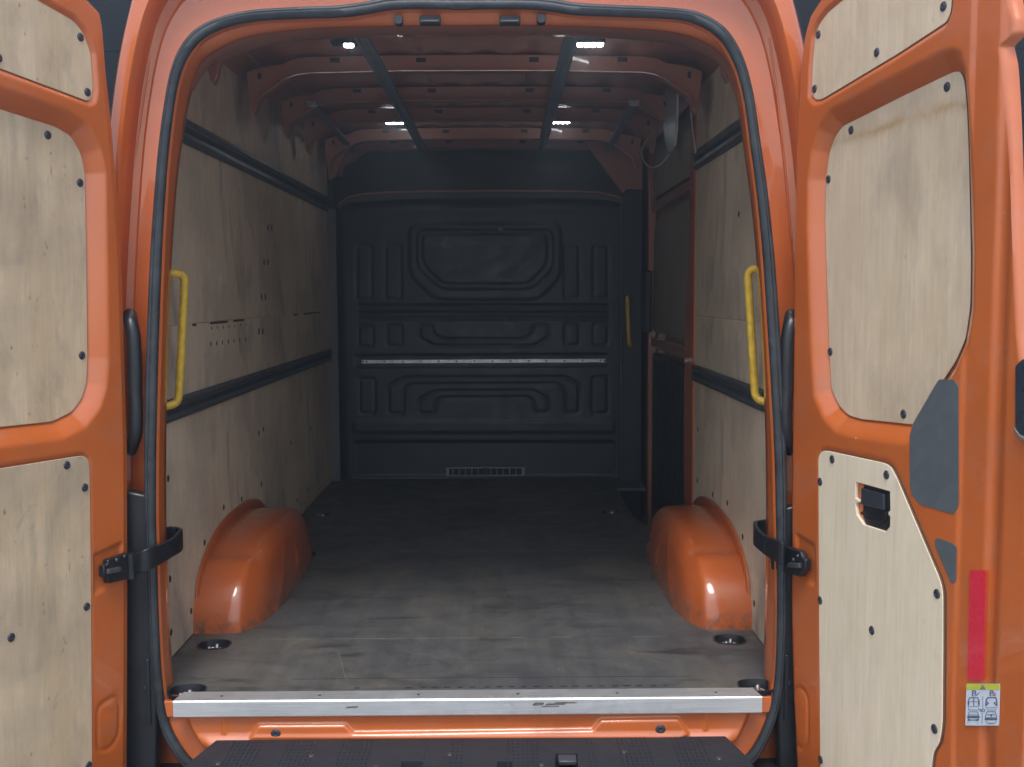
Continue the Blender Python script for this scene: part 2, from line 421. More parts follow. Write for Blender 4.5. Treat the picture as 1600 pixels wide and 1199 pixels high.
loops = [(RO * 1.12, 5.4), (RO * 1.12, .50), (RO * 1.045, .20), (RO * 1.01, .10), (mixr(.985), .055), (mixr(.95), .028), (mixr(.88), .012), (mixr(.70), .004), (mixr(.675), .010), (mixr(.66), .060), (mixr(.645), .085), (mixr(.54), .092), (mixr(.525), .084), (mixr(.51), .092), (mixr(.40), .094),
         (RS + .034, .090), (RS + .020, .060), (RS + .012, .02), (RS + .007, -.008), (RS + .003, -.018), (RS - .006, -.020), (RS - .012, -.016), (RS - .018, .0), (RS * (.55 + .0 * WT) + RI * .45, .012, -.010), (RS * .25 + RI * .75, .03, -.020), (RI + .002, .055, -.034), (RI, .07, -.045), (RI, YJ, -.065), (RI + .012, YJ + .012, -.065), (RI + .045, YJ + .02, -.065), (RI + .047, YJ + .05, -.065)]
v = []
for L_ in loops: v += ringv(*L_)
shell = mk('body_shell', v, gridfaces(len(loops), NT, True), ORANGE, VAN, smooth=True, sharp=50)
capv = ringv(RO * 1.12, 5.39)
mk('front_closing_panel', capv, [tuple(range(NT))], BLACK, VAN)
# rubber seal around the opening: bulb with a lip
prof = [(-.008, .004), (-.0135, -.008), (-.014, -.020), (-.010, -.027), (.002, -.030), (.006, -.026), (.009, -.0275), (.015, -.024), (.018, -.016), (.016, -.004), (.010, .010)]
v = []
for o1, yy in prof: v += ringv(RS + o1, yy)
v += ringv(RS + prof[0][0], prof[0][1])
mk('door_seal', v, gridfaces(len(prof) + 1, NT, True), RUBBER, VAN, smooth=True, sharp=60)

# raised drip ribs on the two D-pillars' rear faces
for pts in ([(240, 50), (228, 130), (215, 220), (205, 300), (198, 372)], [(1202, 60), (1212, 130), (1222, 220), (1230, 300), (1236, 372)]):
    tube('drip_rib', spline([hy(a, b, .088) for a, b in pts], 6), .003, ORANGE, VAN, 8)

# header: holes and plugs
def hyp(px, py, y): return hy(px, py, y)
def pill(name, px0, px1, py0, py1, y, mat, parent, depth=.006, r=.008):
    a = hy(px0, py0, y); b = hy(px1, py1, y)
    pts = roundpoly([(a.x, a.z), (b.x, a.z), (b.x, b.z), (a.x, b.z)], r, 4)
    return prism(name, [(p[0], y, p[1]) for p in pts], (0, depth, 0), mat, parent, bevel=.0015)

# inner header panel behind the seal (fills between jamb edge and roof)
X = np.linspace(-.78, .78, 90)
def xlift(x):    # header edge height follows the opening line
    t = math.atan2(1, 0)
    return 0
jz = []
for x in X:
    best = None
    th = [i for i in range(NT) if TH[i] < math.pi]
    xs = [CX + RI[i] * math.cos(TH[i]) for i in th]; zs = [CZ + RI[i] * math.sin(TH[i]) for i in th]
    order = np.argsort(xs); xs = np.array(xs)[order]; zs = np.array(zs)[order]
    msk = zs > 1.45
    jz.append(np.interp(x, xs[msk], zs[msk]))
jz = np.array(jz)
rows = [(.031, .002), (.045, .0), (.10, .0), (.15, .006), (.185, .008), (.195, .014), (.196, .18)]
v = []
tp_ = 1 - sm(np.abs(X), .60, .775) * .97
jz = np.maximum(jz, 1.60)
for y, dz in rows: v += [(x, .031 + .065 * (1 - q) + (y - .031) * q, zz + dz * (q if dz < .1 else 1)) for x, zz, q in zip(X, jz, tp_)]
mk('header_inner_panel', v, gridfaces(len(rows), len(X)), ORANGE_IN, VAN, smooth=True, sharp=40)
YH = YJ - .075
for (a, b, c, d) in ((655, 688, 24, 37), (780, 813, 24, 37)):
    o = pill('latch_slot', a, b, c, d, -.014, HOLE, VAN, .03, .004)
    p = hy((a + b) / 2, (c + d) / 2, -.016)
    box('latch_bar', p.x - .022, p.x + .022, p.y - .004, p.y + .004, p.z - .006, p.z - .002, DARKSTEEL, o)
for (a, b, c, d) in ((615, 629, 23, 38), (839, 853, 21, 36)): pill('rubber_plug', a, b, c, d, -.014, BLACK, VAN, .03, .012)
pill('rubber_plug', 703, 738, 6, 14, -.024, BLACK, VAN, .03, .007)
for (px, py) in ((670, 47), (798, 47)):
    p = hy(px, py, YJ + .05); tube('striker_bracket', [p + Vector((-.012, 0, .01)), p + Vector((-.012, 0, -.006)), p + Vector((.012, 0, -.006)), p + Vector((.012, 0, .01))], .003, DARKSTEEL, VAN, 8)

# ---- D-pillar closing panels between the jamb and the ply lining
XW = .893
for s in (-1, 1):
    x = XW
    prism('pillar_inner_panel', [(s * (x + .004), .115, -.05), (s * (x + .004), .115, 1.72), (s * (x + .004), .20, 1.72), (s * (x + .004), .20, -.05)], (s * .01, 0, 0), ORANGE_IN, VAN)
    box('side_inner_skin', s * (x + .012) if s > 0 else -(x + .022), (x + .022) if s > 0 else -(x + .012), .20, (1.64 if s > 0 else 3.5), -.1, 1.72, ORANGE_IN, VAN)

# ---- sill: aluminium strip, pressed rear panel, plugs
pxl, pxr = hy(270, 1110, -.065), hy(1190, 1100, -.065)
zt = .004
ax0, ax1 = pxl.x, pxr.x + .002
ysb = .0
v = [(ax0, -.066, zt - .004), (ax0, -.066, -.040), (ax0, -.060, -.044), (ax1, -.060, -.044), (ax1, -.066, -.040), (ax1, -.066, zt - .004), (ax0, -.062, zt), (ax1, -.062, zt), (ax0 + .012, -.004, zt + .002), (ax1 - .012, -.004, zt + .002), (ax0 + .012, -.004, -.02), (ax1 - .012, -.004, -.02), (ax0, -.05, -.044), (ax1, -.05, -.044)]
f = [(0, 1, 4, 5), (1, 2, 3, 4), (0, 5, 7, 6), (6, 7, 9, 8), (8, 9, 11, 10), (2, 12, 13, 3), (0, 6, 8, 10, 12, 2, 1), (5, 4, 3, 13, 11, 9, 7)]
strip = mk('sill_strip', v, f, ALU, VAN, bevel=.0012)
for px, py in ((333, 1107), (491, 1105), (650, 1104), (810, 1102), (969, 1100), (1127, 1098)):
    p = hz(px, py, zt + .001); dome('screw', (p.x, -.036, zt + .001), (0, 0, 1), .0045, .0015, DARKSTEEL, strip, 10)
for s_ in (-1, 1):
    box('sill_corner', *(sorted((s_ * .745, s_ * .822))), -.020, .03, -.06, -.014, ORANGE, VAN, bevel=.004)
# pressed panel below (relief)
YP = -.045
def pxz(pts, y): return [(hy(a, b, y).x, hy(a, b, y).z) for a, b in pts]
nx, nz = 420, 60
S, Z = np.meshgrid(np.linspace(-.81, .81, nx), np.linspace(-.22, -.03, nz))
ringp = ringv(RS - .013, 0); sealpoly = [(p[0], p[2]) for p in ringp]
lo = sorted([(p[2], p[0]) for p in ringp if p[0] < -.3 and p[2] < .2]); ro = sorted([(p[2], p[0]) for p in ringp if p[0] > .3 and p[2] < .2])
for r in range(nz):
    zz = Z[r, 0]; S[r] = np.linspace(np.interp(zz, *zip(*lo)), np.interp(zz, *zip(*ro)), nx)
D = np.zeros_like(S)
polyA = roundpoly(pxz([(392, 1152), (404, 1132), (540, 1131), (552, 1144), (926, 1139), (938, 1124), (1060, 1122), (1075, 1146), (1060, 1150)], YP), .004)
D += .010 * (1 - sm(sdf(S, Z, polyA), -.005, .005))
for q in ([(350, 1128), (350, 1160)], [(1102, 1120), (1102, 1158)]):
    a = hy(*q[0], YP); D += .004 * np.exp(-((S - a.x) / .006) ** 2) * (Z > -.095)
D += .018 * (1 - sm(Z, -.125, -.090))     # lower lip
dd_ = -sdf(S, Z, sealpoly)
D = D * sm(dd_, .05, .09) - .036 * (1 - sm(dd_, .045, .066))
mk('rear_sill_panel', [(s, YP - d, zz) for s, zz, d in zip(S.ravel(), Z.ravel(), D.ravel())], gridfaces(nz, nx), ORANGE, VAN, smooth=True)
for px, py in ((431, 1147), (1032, 1140)):
    p = hy(px, py, YP - .010); dome('rubber_plug', p, (0, -1, 0), .0135, .003, CAPM, VAN, 20)

# ---- bumper step
ZB = -.107
stepo = [hz(*p, ZB) for p in ((326, 1172), (700, 1173), (1138, 1165), (1172, 1199))] 
y1 = -.055
pts = [(-.672, y1), (.690, y1), (.715, -.17), (.735, -.34), (-.735, -.34), (-.70, -.17)]
step = prism('bumper_step', [(a, b, ZB) for a, b in pts], (0, 0, -.03), STEPM, VAN, bevel=.004)
hp = [hz(*p, ZB) for p in ((868, 1178), (902, 1178), (904, 1215), (866, 1215))]
cut = prism('cutter', [(p.x, p.y, ZB + .02) for p in hp], (0, 0, -.1), BLACK)
holes2 = []
for a, b in ((627, 662), (777, 800)):
    h = [hz(*p, ZB) for p in ((a, 1190), (b, 1190), (b, 1225), (a, 1225))]
    holes2.append(prism('cutter', [(p.x, p.y, ZB + .02) for p in h], (0, 0, -.035), BLACK))
boolcut(step, [cut] + holes2)
wallb = [(-1.0, -.05), (-.735, -.10), (-.72, -.345), (.72, -.345), (.735, -.10), (1.0, -.05), (1.0, .1), (-1.0, .1)]
prism('bumper', [(a, b, -.235) for a, b in wallb], (0, 0, -.20), STEPM, VAN, bevel=.01)
prism('bumper_riser', [(-.70, -.06, -.138), (.71, -.06, -.138), (.72, -.32, -.138), (-.72, -.32, -.138)], (0, 0, -.09), STEPM, step)
h0 = [hz(*p, ZB - .035) for p in ((860, 1175), (910, 1175), (912, 1225), (858, 1225))]
plate = prism('striker_plate', [(p.x, p.y, ZB - .036 + 0.002) for p in h0], (0, 0, -.001), ORANGE, step)
c0 = hz(886, 1186, ZB - .01)
loop = [Vector((c0.x - .024, -.20, ZB - .012)), Vector((c0.x - .024, -.125, ZB - .010)), Vector((c0.x - .018, -.110, ZB - .009)), Vector((c0.x, -.104, ZB - .008)), Vector((c0.x + .018, -.110, ZB - .009)), Vector((c0.x + .024, -.125, ZB - .010)), Vector((c0.x + .024, -.20, ZB - .012))]
prism('striker', [Vector((p.x, p.y, ZB - .015)) for p in loop], (0, 0, .013), CAPM, step, bevel=.003)
for px, py in ((340, 1193), (486, 1181), (703, 1179), (976, 1175), (846, 1195), (587, 1198), (1124, 1185)):
    p = hz(px, py, ZB); dome('screw', (p.x, p.y, ZB - .001), (0, 0, 1), .0085, .003, DARKSTEEL, step, 14)
# tread bars (moulded rows)
tv, tf = [], []
def addbox(tv, tf, x0, x1, y0, y1, z0, z1):
    b = len(tv)
    tv += [(x, y, z) for z in (z0, z1) for y in (y0, y1) for x in (x0, x1)]
    tf += [tuple(b + i for i in q) for q in ((0, 1, 3, 2), (4, 6, 7, 5), (0, 4, 5, 1), (1, 5, 7, 3), (3, 7, 6, 2), (2, 6, 4, 0))]
for x0 in np.arange(-.62, .62, .145):
    for yy in np.arange(-.32, -.075, .022):
        for q in range(7):
            xx = x0 + q * .0125
            if (abs(xx - c0.x) < .05 and yy < -.06) or abs(xx + .155) < .035 or abs(xx - .025) < .03: continue
            addbox(tv, tf, xx, xx + .004, yy, yy + .014, ZB - .002, ZB + .0014)
tr = mk('tread_bars', tv, tf, STEPM, step); tr['kind'] = 'stuff'

# ---- tail lamp backs / black corner covers either side of the opening
for s in (-1, 1):
    top = .545 if s < 0 else .50
    prf = [(.845, top), (.90, top + .012), (.985, top + .01), (.992, top - .04), (.995, -.30), (.85, -.30), (.838, .0), (.838, .3)]
    lamp = prism('tail_lamp_housing', [(s * a, -.012, b) for a, b in prf], (0, .04, 0), BLACK, VAN, bevel=.006)
    box('housing_rib', s * .862 - .006, s * .862 + .006, -.017, -.012, -.08, .10, BLACK, lamp, bevel=.002)
    dome('screw', (s * .868, -.013, .02), (0, -1, 0), .007, .003, DARKSTEEL, lamp)
# cable boots running from the body to the doors
for s, px in ((-1, 203), (1, 1237)):
    hi = spline([hy(px, 492, .03), hy(px + s * -2, 505, -.002), hy(px + s * -6, 530, -.012), hy(px + s * -8, 580, -.014), hy(px - s * 8, 610, -.014)], 6)
    b = tube('cable_boot', hi, .0185, BLACK, VAN, 14)
    lo = spline([hy(px - s * 8, 606, -.014), hy(px - s * 10, 650, -.016), hy(px - s * 8, 682, -.012), hy(px + s * 1, 706, .01)], 18)
    tube('corrugated_hose', lo, .0165, BLACK, b, 14, rip=.08)

# ---- floor
wl = -XW; wr = XW
RI_X = .725
floor = empty('cargo_floor', (0, 1.7, 0), VAN)
def fboard(poly, name='floor_board'):
    return prism(name, [(a, b, 0) for a, b in poly], (0, 0, -.018), FLOORM, floor)
fb = [fboard([(-.86, -.004), (.86, -.004), (.89, .12), (.89, .4585), (-.89, .4585), (-.89, .12)]),
      fboard([(-.89, .4615), (.89, .4615), (.89, 1.6085), (-.89, 1.6085)]),
      fboard([(-.89, 1.6115), (.89, 1.6115), (.89, 2.02), (.79, 2.02), (.735, 2.20), (.725, 2.30), (.725, 3.06), (.89, 3.06), (.89, 3.40), (-.89, 3.40)])]
RINGS = [((335, 1008), .046, .036), ((292, 1080), .046, .036), ((1140, 1000), .046, .036), ((1182, 1072), .046, .036), ((478, 867), .04, .034), ((502, 805), .04, .034), ((955, 801), .04, .034)]
cuts = {0: [], 1: [], 2: []}; rc = []
for (p, ra, rb) in RINGS:
    c = hz(*p, 0); i = 0 if c.y < .4585 else (1 if c.y < 1.6085 else 2)
    if abs(c.y - 1.61) < .05: c.y = 1.56; i = 1
    pts = [(c.x + math.copysign(abs(math.cos(t)) ** .75, math.cos(t)) * ra, c.y + math.copysign(abs(math.sin(t)) ** .75, math.sin(t)) * rb * 1.2, .02) for t in np.linspace(0, 2 * math.pi, 28, endpoint=False)]
    cuts[i].append(prism('cutter', pts, (0, 0, -.06), BLACK)); rc.append((c, ra, rb * 1.2, i))
for i in range(3):
    if cuts[i]: boolcut(fb[i], cuts[i])
for c, ra, rb, i in rc:
    v = []; T = np.linspace(0, 2 * math.pi, 28, endpoint=False)
    for sc_, zz in ((1.10, .0012), (1.10, .003), (1.0, .003), (.97, -.004), (.88, -.024), (.3, -.026)):
        v += [(c.x + math.copysign(abs(math.cos(t)) ** .75, math.cos(t)) * ra * sc_, c.y + math.copysign(abs(math.sin(t)) ** .75, math.sin(t)) * rb * sc_, zz) for t in T]
    f = gridfaces(6, 28, True); f.append(tuple(range(5 * 28, 6 * 28)))
    d = mk('tie_down_ring', v, f, BLACK, floor, smooth=True, sharp=40)
    # note: ring and bolts are merged into the dish's own mesh children budget: same part level
    tv, tf = [], []
    R = [Vector((c.x + .026 * math.cos(t), c.y + .004 + .018 * math.sin(t), -.018 + .003 * math.sin(t))) for t in np.linspace(-.6, math.pi + .6, 16)]
    me = tube('ring_tmp', R, .0028, DARKSTEEL, None, 8)
    b2 = [dome('bolt_tmp', (c.x + q * .009 - .004, c.y + q * .012 - .002, -.024), (0, 0, 1), .0095, .024, STEEL, None) for q in (-1, 1)]
    bm = bmesh.new()
    bm.from_mesh(d.data); nf = len(bm.faces)
    for t in [me] + b2:
        tmp = t.data.copy(); tmp.transform(Matrix.Translation(t.location - ORG[d.name])); bm.from_mesh(tmp)
        bpy.data.objects.remove(t, do_unlink=True)
    bm.faces.ensure_lookup_table()
    for q in range(nf, len(bm.faces)): bm.faces[q].material_index = 1
    d.data.materials.append(STEEL); bm.to_mesh(d.data); bm.free()
# slot marks along the rear edge
sx = 640
for k in range(28):
    px = 500 + k * 20 + random.uniform(-2, 2); py = 1076 - k * .18
    if k < 7 and random.random() < .5: continue
    p = hz(px, py, 0); wdt = random.uniform(.006, .010)
    box('drain_slot', p.x - wdt, p.x + wdt, p.y - .0035, p.y + .0035, -.003, .0006, HOLE, floor)
# edge trim line across the rear of the floor
p = hz(730, 1062, 0); box('floor_seam', -.5, .62, p.y + .012, p.y + .014, -.002, .0005, HOLE, floor)
LIGHTF = m_plain('worn_board_edge', (.17, .155, .13), .6, var=.4, nscale=40)
for xa, xb in ((-.62, -.50), (-.44, -.21), (-.19, .02), (.05, .16), (.24, .31), (.50, .58)):
    box('worn_edge', xa, xb, .4565, .4585, -.003, .0005, LIGHTF, floor)
sc_p = [hz(a_, b_, .0008) for a_, b_ in ((527, 1016), (531, 1028), (535, 1040), (537, 1052), (541, 1061))]
tube('scratch', sc_p, .0011, LIGHTF, floor, 6)
sc_p = [hz(a_, b_, .0008) for a_, b_ in ((592, 1085), (597, 1092))]; tube('scratch', sc_p, .001, LIGHTF, floor, 6)
DIRT = m_plain('grime_patch', (.10, .09, .08), .7, var=.6, nscale=60)
for (xa, xb, ya, yb, mt) in ((832, 850, 1098, 1102, DIRT), (852, 884, 1099, 1101.5, DIRT), (866, 902, 1097, 1099, DIRT), (846, 874, 1103, 1104.5, DIRT), (540, 560, 1104, 1106, DIRT)):
    p = hz(xa, yb, zt + .002); q = hz(xb, ya, zt + .002)
    prism('grime_mark', [(p.x, p.y, zt + .0022), (q.x - .004, p.y + .002, zt + .0022), (q.x, q.y, zt + .0022), (p.x + .006, q.y - .001, zt + .0022)], (0, 0, -.002), mt, strip)
# step well by the sliding door
box('step_well', .70, .98, 1.98, 3.10, -.34, -.32, BLACK, VAN)
box('well_riser', .705, .722, 1.98, 3.10, -.32, -.019, BLACK, VAN)
box('subfloor', -.93, .70, .0, 3.5, -.06, -.030, BLACK, VAN)

# ---- wheel arches
def arch(s):
    A, B, Cc = .55, .262, .222; y0 = 1.09
    nu, nv = 72, 44; v = []
    for j in range(nv):
        t = j / (nv - 1)
        if t < .62:
            xx = t / .62 * .80; sc_ = (1 - xx ** 8) ** (1 / 2.6)
        else:
            q = (t - .62) / .38; a0 = (1 - .8 ** 8) ** (1 / 2.6)
            sc_ = a0 * (1 - q); xx = (1 - min(1, sc_ ** 2.6)) ** (1 / 8)
        for i in range(nu):
            th = math.pi * i / (nu - 1)
            c, n_ = math.cos(th), math.sin(th)
            yy = -math.copysign(abs(c) ** .80, c) * A; zz = abs(n_) ** .86 * B
            # pressed shoulder over the rear top and diagonal ribs on the inner face
            r = 1.0
            r += .042 * (1 - sm(np.float64(th), .80, .87)) * (1 - sm(np.float64(xx), .66, .80))
            rib = 0
            if t > .66:
                for ky in (-.16, .02, .2):
                    rib += .007 * math.exp(-((yy * sc_ - ky * (.4 + 1.6 * (1 - zz * sc_ / B))) / .012) ** 2) * (1 if sc_ > .25 else 0)
            v.append((s * (XW - (xx * Cc) - rib), y0 + yy * sc_ * r, zz * sc_ * r - .001))
    o = mk('wheel_arch', v, gridfaces(nv, nu), ARCHM, VAN, smooth=True)
    # flange where the arch meets the side
    v = []
    for (k1, xo) in ((1.075, .0), (1.075, .006), (1.055, .011), (1.0, .010)):
        for i in range(nu):
            th = math.pi * i / (nu - 1); c, n_ = math.cos(th), math.sin(th)
            v.append((s * (XW - xo - .003), y0 - math.copysign(abs(c) ** .8, c) * A * (1 + (k1 - 1) * float(sm(np.float64(math.sin(th)), .02, .6))), abs(n_) ** .86 * B * (k1 + (.05 if k1 > 1.04 else (.035 if k1 > 1.02 else 0))) - .001))
    mk('arch_flange', v, gridfaces(4, nu), ARCHM, o, smooth=True, sharp=50)
    return o
arch(-1); arch(1)
for px, py, r_ in ((373, 907, .0035), (384, 916, .002), (399, 876, .0025), (347, 849, .002), (404, 884, .002), (1140, 917, .002), (1112, 905, .002)):
    q = hy(px, py, .62 + (990 - py) * .0012); dome('paint_chip', q, (0, -1, .4), r_, .0008, CREAM if py > 880 and px != 404 else HOLE, VAN, 7)

# ---- side linings (plywood) with rails
def rect_yz(name, s, x, y0, y1, z0, z1, th, mat, parent, rad=.01, extra=None, bevel=0):
    pts = extra or roundpoly([(y0, z0), (y1, z0), (y1, z1), (y0, z1)], rad, 3)
    return prism(name, [(s * x, a, b) for a, b in pts], (s * th, 0, 0), mat, parent, bevel=bevel)
def wz(px, py, s): return hx(px, py, s * XW)
LIN = {}
SCREWS = {}
for s in (-1, 1):
    lin = empty('side_lining', (s * XW, .15, 0), VAN); LIN[s] = lin
    lin['label'] = 'left plywood side lining' if s < 0 else 'right plywood side lining with dark vertical smears'
    if s < 0: lz0, lz1, uz0, uz1 = .700, .765, 1.548, 1.625
    else: lz0, lz1, uz0, uz1 = .715, .780, 1.575, 1.65
    cols = [(.155, 1.5640), (1.5665, 3.36)] if s < 0 else [(.155, 1.60)]
    ZR = (lz0, lz1, uz0, uz1)
    for (a, b) in cols:
        rect_yz('plywood_panel', s, XW - .001, a, b, .002, lz0 - .002, .009, PLY_W, lin)
        rect_yz('plywood_panel', s, XW - .001, max(a, .24), b, uz1 + .002, 1.905, .009, PLY_W, lin)
        zs = .985
        rect_yz('plywood_panel', s, XW - .001, a, b, lz1 + .002, zs - .0006, .009, PLY_W, lin)
        rect_yz('plywood_panel', s, XW - .001, a, b, zs + .0006, uz0 - .002, .009, PLY_W, lin)
    # load rails: channel section extruded along y
    for (z0, z1) in ((lz0, lz1), (uz0, uz1)):
        h = z1 - z0; y0, y1 = .15, (3.33 if s < 0 else 1.60)
        pr = [(.0, 0), (.012, .002), (.016, h * .18), (.012, h * .30), (.012, h * .70), (.016, h * .82), (.012, h - .002), (.0, h)]
        rail = prism('load_rail', [(s * (XW - a), y0, z0 + b) for a, b in pr], (0, y1 - y0, 0), RAILM, lin, bevel=.001)
        tv, tf = [], []
        yy = y0 + .02
        while yy < y1 - .02:
            addbox(tv, tf, *(sorted((s * (XW - .0135), s * (XW - .0105)))), yy, yy + .009, z0 + h * .38, z0 + h * .62); yy += .020
        rs = mk('rail_perforation', tv, tf, STEEL if False else HOLE, lin); rs['kind'] = 'stuff'
    # screws
    if s < 0:
        sp = [(262, 748), (377, 780), (349, 793), (319, 848), (408, 757), (404, 677), (411, 671), (454, 692), (485, 670), (464, 782), (481, 765), (399, 805), (298, 955), (267, 988), (265, 905), (402, 803)]
    else:
        sp = [(1091, 671), (1090, 751), (1114, 773), (1137, 786), (1161, 839), (1179, 943), (1095, 798), (1183, 340), (1155, 335)]
    for p in sp:
        q = wz(*p, s); dome('screw', (s * (XW - .001), q.y, q.z), (-s, 0, 0), .011, .002, HOLE, lin, 12)
# paired slots and rows of small slots, dark gaps along the joint on the left lining
lin = LIN[-1]
def wallslot(px, py, w_, h_, s=-1, mat=HOLE):
    q = wz(px, py, s); box('slot', *(sorted((s * (XW - .0022), s * (XW + .004)))), q.y - w_, q.y + w_, q.z - h_, q.z + h_, mat, LIN[s])
for px, py in ((421, 356), (415, 410), (411, 464), (407, 518)):
    wallslot(px + 3, py, .010, .012); wallslot(px - 3, py, .010, .012)
for k in range(7):
    wallslot(330 + k * 9, 513 - k * .9, .003, .005); wallslot(329 + k * 9, 538 - k * 1.3, .004, .007)
for a, b, c, d in ((328, 355, 504, 501), (364, 381, 500, 499), (300, 306, 507, 506), (458, 466, 506, 505), (474, 500, 503, 501)):
    q1 = wz(a, c, -1); q2 = wz(b, d, -1)
    box('joint_gap', -(XW + .004), -(XW - .0018), q1.y, q2.y, .976, .984, m_plain('rust_gap', (.10, .03, .02), .8) if a == 328 else bpy.data.materials['rust_gap'], lin)
# dark vertical smears, seal strip at the bulkhead corner
box('corner_strip', -.895, -.845, 3.345, 3.36, .0, 1.56, m_plain('strip_grey', (.13, .12, .135), .5), VAN)
for k in range(10):
    dome('rivet', (-.870, 3.345, .12 + k * .155), (0, -1, 0), .006, .003, DARKSTEEL, VAN, 8)

# upper cant panels above the lining up to the roof
for s in (-1, 1):
    v = []; ys = (.25, 3.5)
    pr = [(.905, 1.88), (.87, 1.925), (.83, 1.95), (.74, 1.963)]
    for a, b in pr: v += [(s * a, ys[0], b), (s * a, ys[1], b)]
    mk('cant_rail', v, gridfaces(4, 2), ORANGE_IN, VAN, smooth=True)
# ---- roof skin with shallow swages, bows
ny, nx = 130, 60
Yg, Xg = np.meshgrid(np.linspace(.22, 3.6, ny), np.linspace(-.86, .86, nx), indexing='ij')
Zg = 1.968 - .020 * (np.abs(Xg) / .86) ** 3 + .004 * np.sin(Xg * 38)
mk('roof_skin', list(zip(Xg.ravel(), Yg.ravel(), Zg.ravel())), gridfaces(ny, nx), ORANGE_IN, VAN, smooth=True)
bowy = [(1.25, 1.0), (1.86, .95), (2.39, 1.0), (3.02, .9), (3.42, 1.0)]
def bow(y, sc_=1.0, tip=1.765):
    half_b = [(0, 1.903), (.30, 1.902), (.62, 1.895), (.665, 1.888), (.705, 1.872), (.795, 1.812), (.806, 1.795), (.812, tip), (.824, tip - .022), (.836, tip), (.842, 1.83)]
    half_t = [(.850, 1.90), (.80, 1.918), (.755, 1.926), (.715, 1.930), (.675, 1.950), (.62, 1.957), (.30, 1.962), (0, 1.964)]
    loopp = half_b + half_t
    full = [(x, z) for x, z in loopp] + [(-x, z) for x, z in loopp[::-1][1:-1]]
    # hat section: face, flange
    o = prism('roof_bow', [(x, y, z) for x, z in full], (0, .055, 0), ORANGE_IN, VAN, bevel=.004, segs=2)
    # rear flange with its light edge
    fl = [(x, z) for x, z in half_b[:8]]
    v = []
    for (dy, dz) in ((.0, .0), (-.020, -.004), (-.022, -.001), (-.002, .004)):
        v += [(-x, y + dy, z + dz) for x, z in fl[::-1]] + [(x, y + dy, z + dz) for x, z in fl[1:]]
    mk('bow_flange', v, gridfaces(4, len(fl) * 2 - 1), ORANGE_IN, o, smooth=True, sharp=40)
    for xh in (-.52, -.2, .22, .55):
        box('bow_tab', xh - .018, xh + .018, y - .003, y + .004, 1.935, 1.952, BLACK, o, bevel=.002)
    for s in (-1, 1):
        box('rust_hole', s * .800 - .006, s * .800 + .006, y - .003, y + .001, 1.875, 1.897, HOLE, o)
        prism('gusset_rib', [(s * .70, y + .055, 1.925), (s * .83, y + .055, 1.90), (s * .855, y + .16, 1.90), (s * .76, y + .19, 1.935)], (0, 0, -.02), ORANGE_IN, o)
    return o
for y, q in bowy: bow(y, q)
# header end gussets
for s in (-1, 1):
    prism('header_gusset', [(s * .845, .72, 1.90), (s * .852, .72, 1.80), (s * .846, .72, 1.775), (s * .834, .72, 1.755), (s * .822, .72, 1.78), (s * .812, .72, 1.825), (s * .74, .72, 1.875), (s * .70, .72, 1.93)], (0, .035, 0), ORANGE_IN, VAN, bevel=.003)
box('rear_roof_beam', -.72, .72, .72, .755, 1.925, 1.955, ORANGE_IN, VAN, bevel=.006)
# roof rails
for x in (-.345, .322):
    pr = [(-.024, 0), (-.024, -.012), (-.012, -.016), (-.008, -.010), (.008, -.010), (.012, -.016), (.024, -.012), (.024, 0)]
    r = prism('roof_rail', [(x + a, .47, 1.897 + b) for a, b in pr], (0, 2.88, 0), ROOFRAIL, VAN, bevel=.001)
for x0, x1 in ((-.70, -.735), (.66, .70)):
    pr = [(-.018, 0), (-.018, -.012), (.018, -.012), (.018, 0)]
    pts = [(x0 + a, 1.80, 1.885 + b) for a, b in pr]
    o = prism('roof_rail', pts, (x1 - x0, 1.5, 0), ROOFRAIL, VAN, bevel=.002)
    box('end_clamp', x0 - .022, x0 + .022, 1.785, 1.80, 1.865, 1.89, STEEL, o, bevel=.003)
for px in (675, 800):
    for y in (.85, 1.45, 2.0, 2.6):
        x = hy(px, 90, y).x * 1.0
        box('roof_bracket', x - .02, x + .02, y - .05, y + .05, 1.945, 1.962, BLACK, VAN, bevel=.003)
# lamps
def lamp(px, py, z, lit=(0, 1)):
    c = hz(px, py, z)
    L = .105
    pts = [(-L / 2, 0), (-L / 2 + .01, -.011), (L / 2 - .01, -.011), (L / 2, 0), (L / 2 - .01, .011), (-L / 2 + .01, .011)]
    h = prism('ceiling_lamp', [(c.x + a, c.y + b, z + .004) for a, b in pts], (0, 0, 1.955 - z), BLACK, VAN, bevel=.003)
    a0, a1 = c.x - L / 2 + .008, c.x + L / 2 - .008
    n = 4; w_ = (a1 - a0) / n
    for k in range(n):
        xa = a0 + k * w_
        on = lit is None or k in lit
        if lit is not None:
            if k == 0: box('led', c.x - L / 2 + .008, c.x - .006, c.y - .009, c.y + .009, z - .004, z + .004, BLACK, h, bevel=.002)
            if k == 2: box('led', c.x - .004, c.x + .026, c.y - .010, c.y + .010, z - .006, z + .004, LED, h, bevel=.002); box('led', c.x + .028, c.x + L / 2 - .008, c.y - .009, c.y + .009, z - .004, z + .004, BLACK, h, bevel=.002)
            continue
        v = []; T = np.linspace(0, 2 * math.pi, 16, endpoint=False)
        for sc_, dz in ((1, .004), (1, .0), (.7, -.006), (.3, -.008)):
            v += [(xa + w_ / 2 + math.cos(t) * w_ * .56 * sc_, c.y + math.sin(t) * .0105 * sc_, z + dz) for t in T]
        f = gridfaces(4, 16, True); f.append(tuple(range(48, 64)))
        mk('led', v, f, LED if on else BLACK, h, smooth=True)
    return h
lamp(540, 71, 1.915, (2,)); lamp(922, 70, 1.915, None); lamp(617, 192, 1.925, None); lamp(876, 191, 1.925, None)

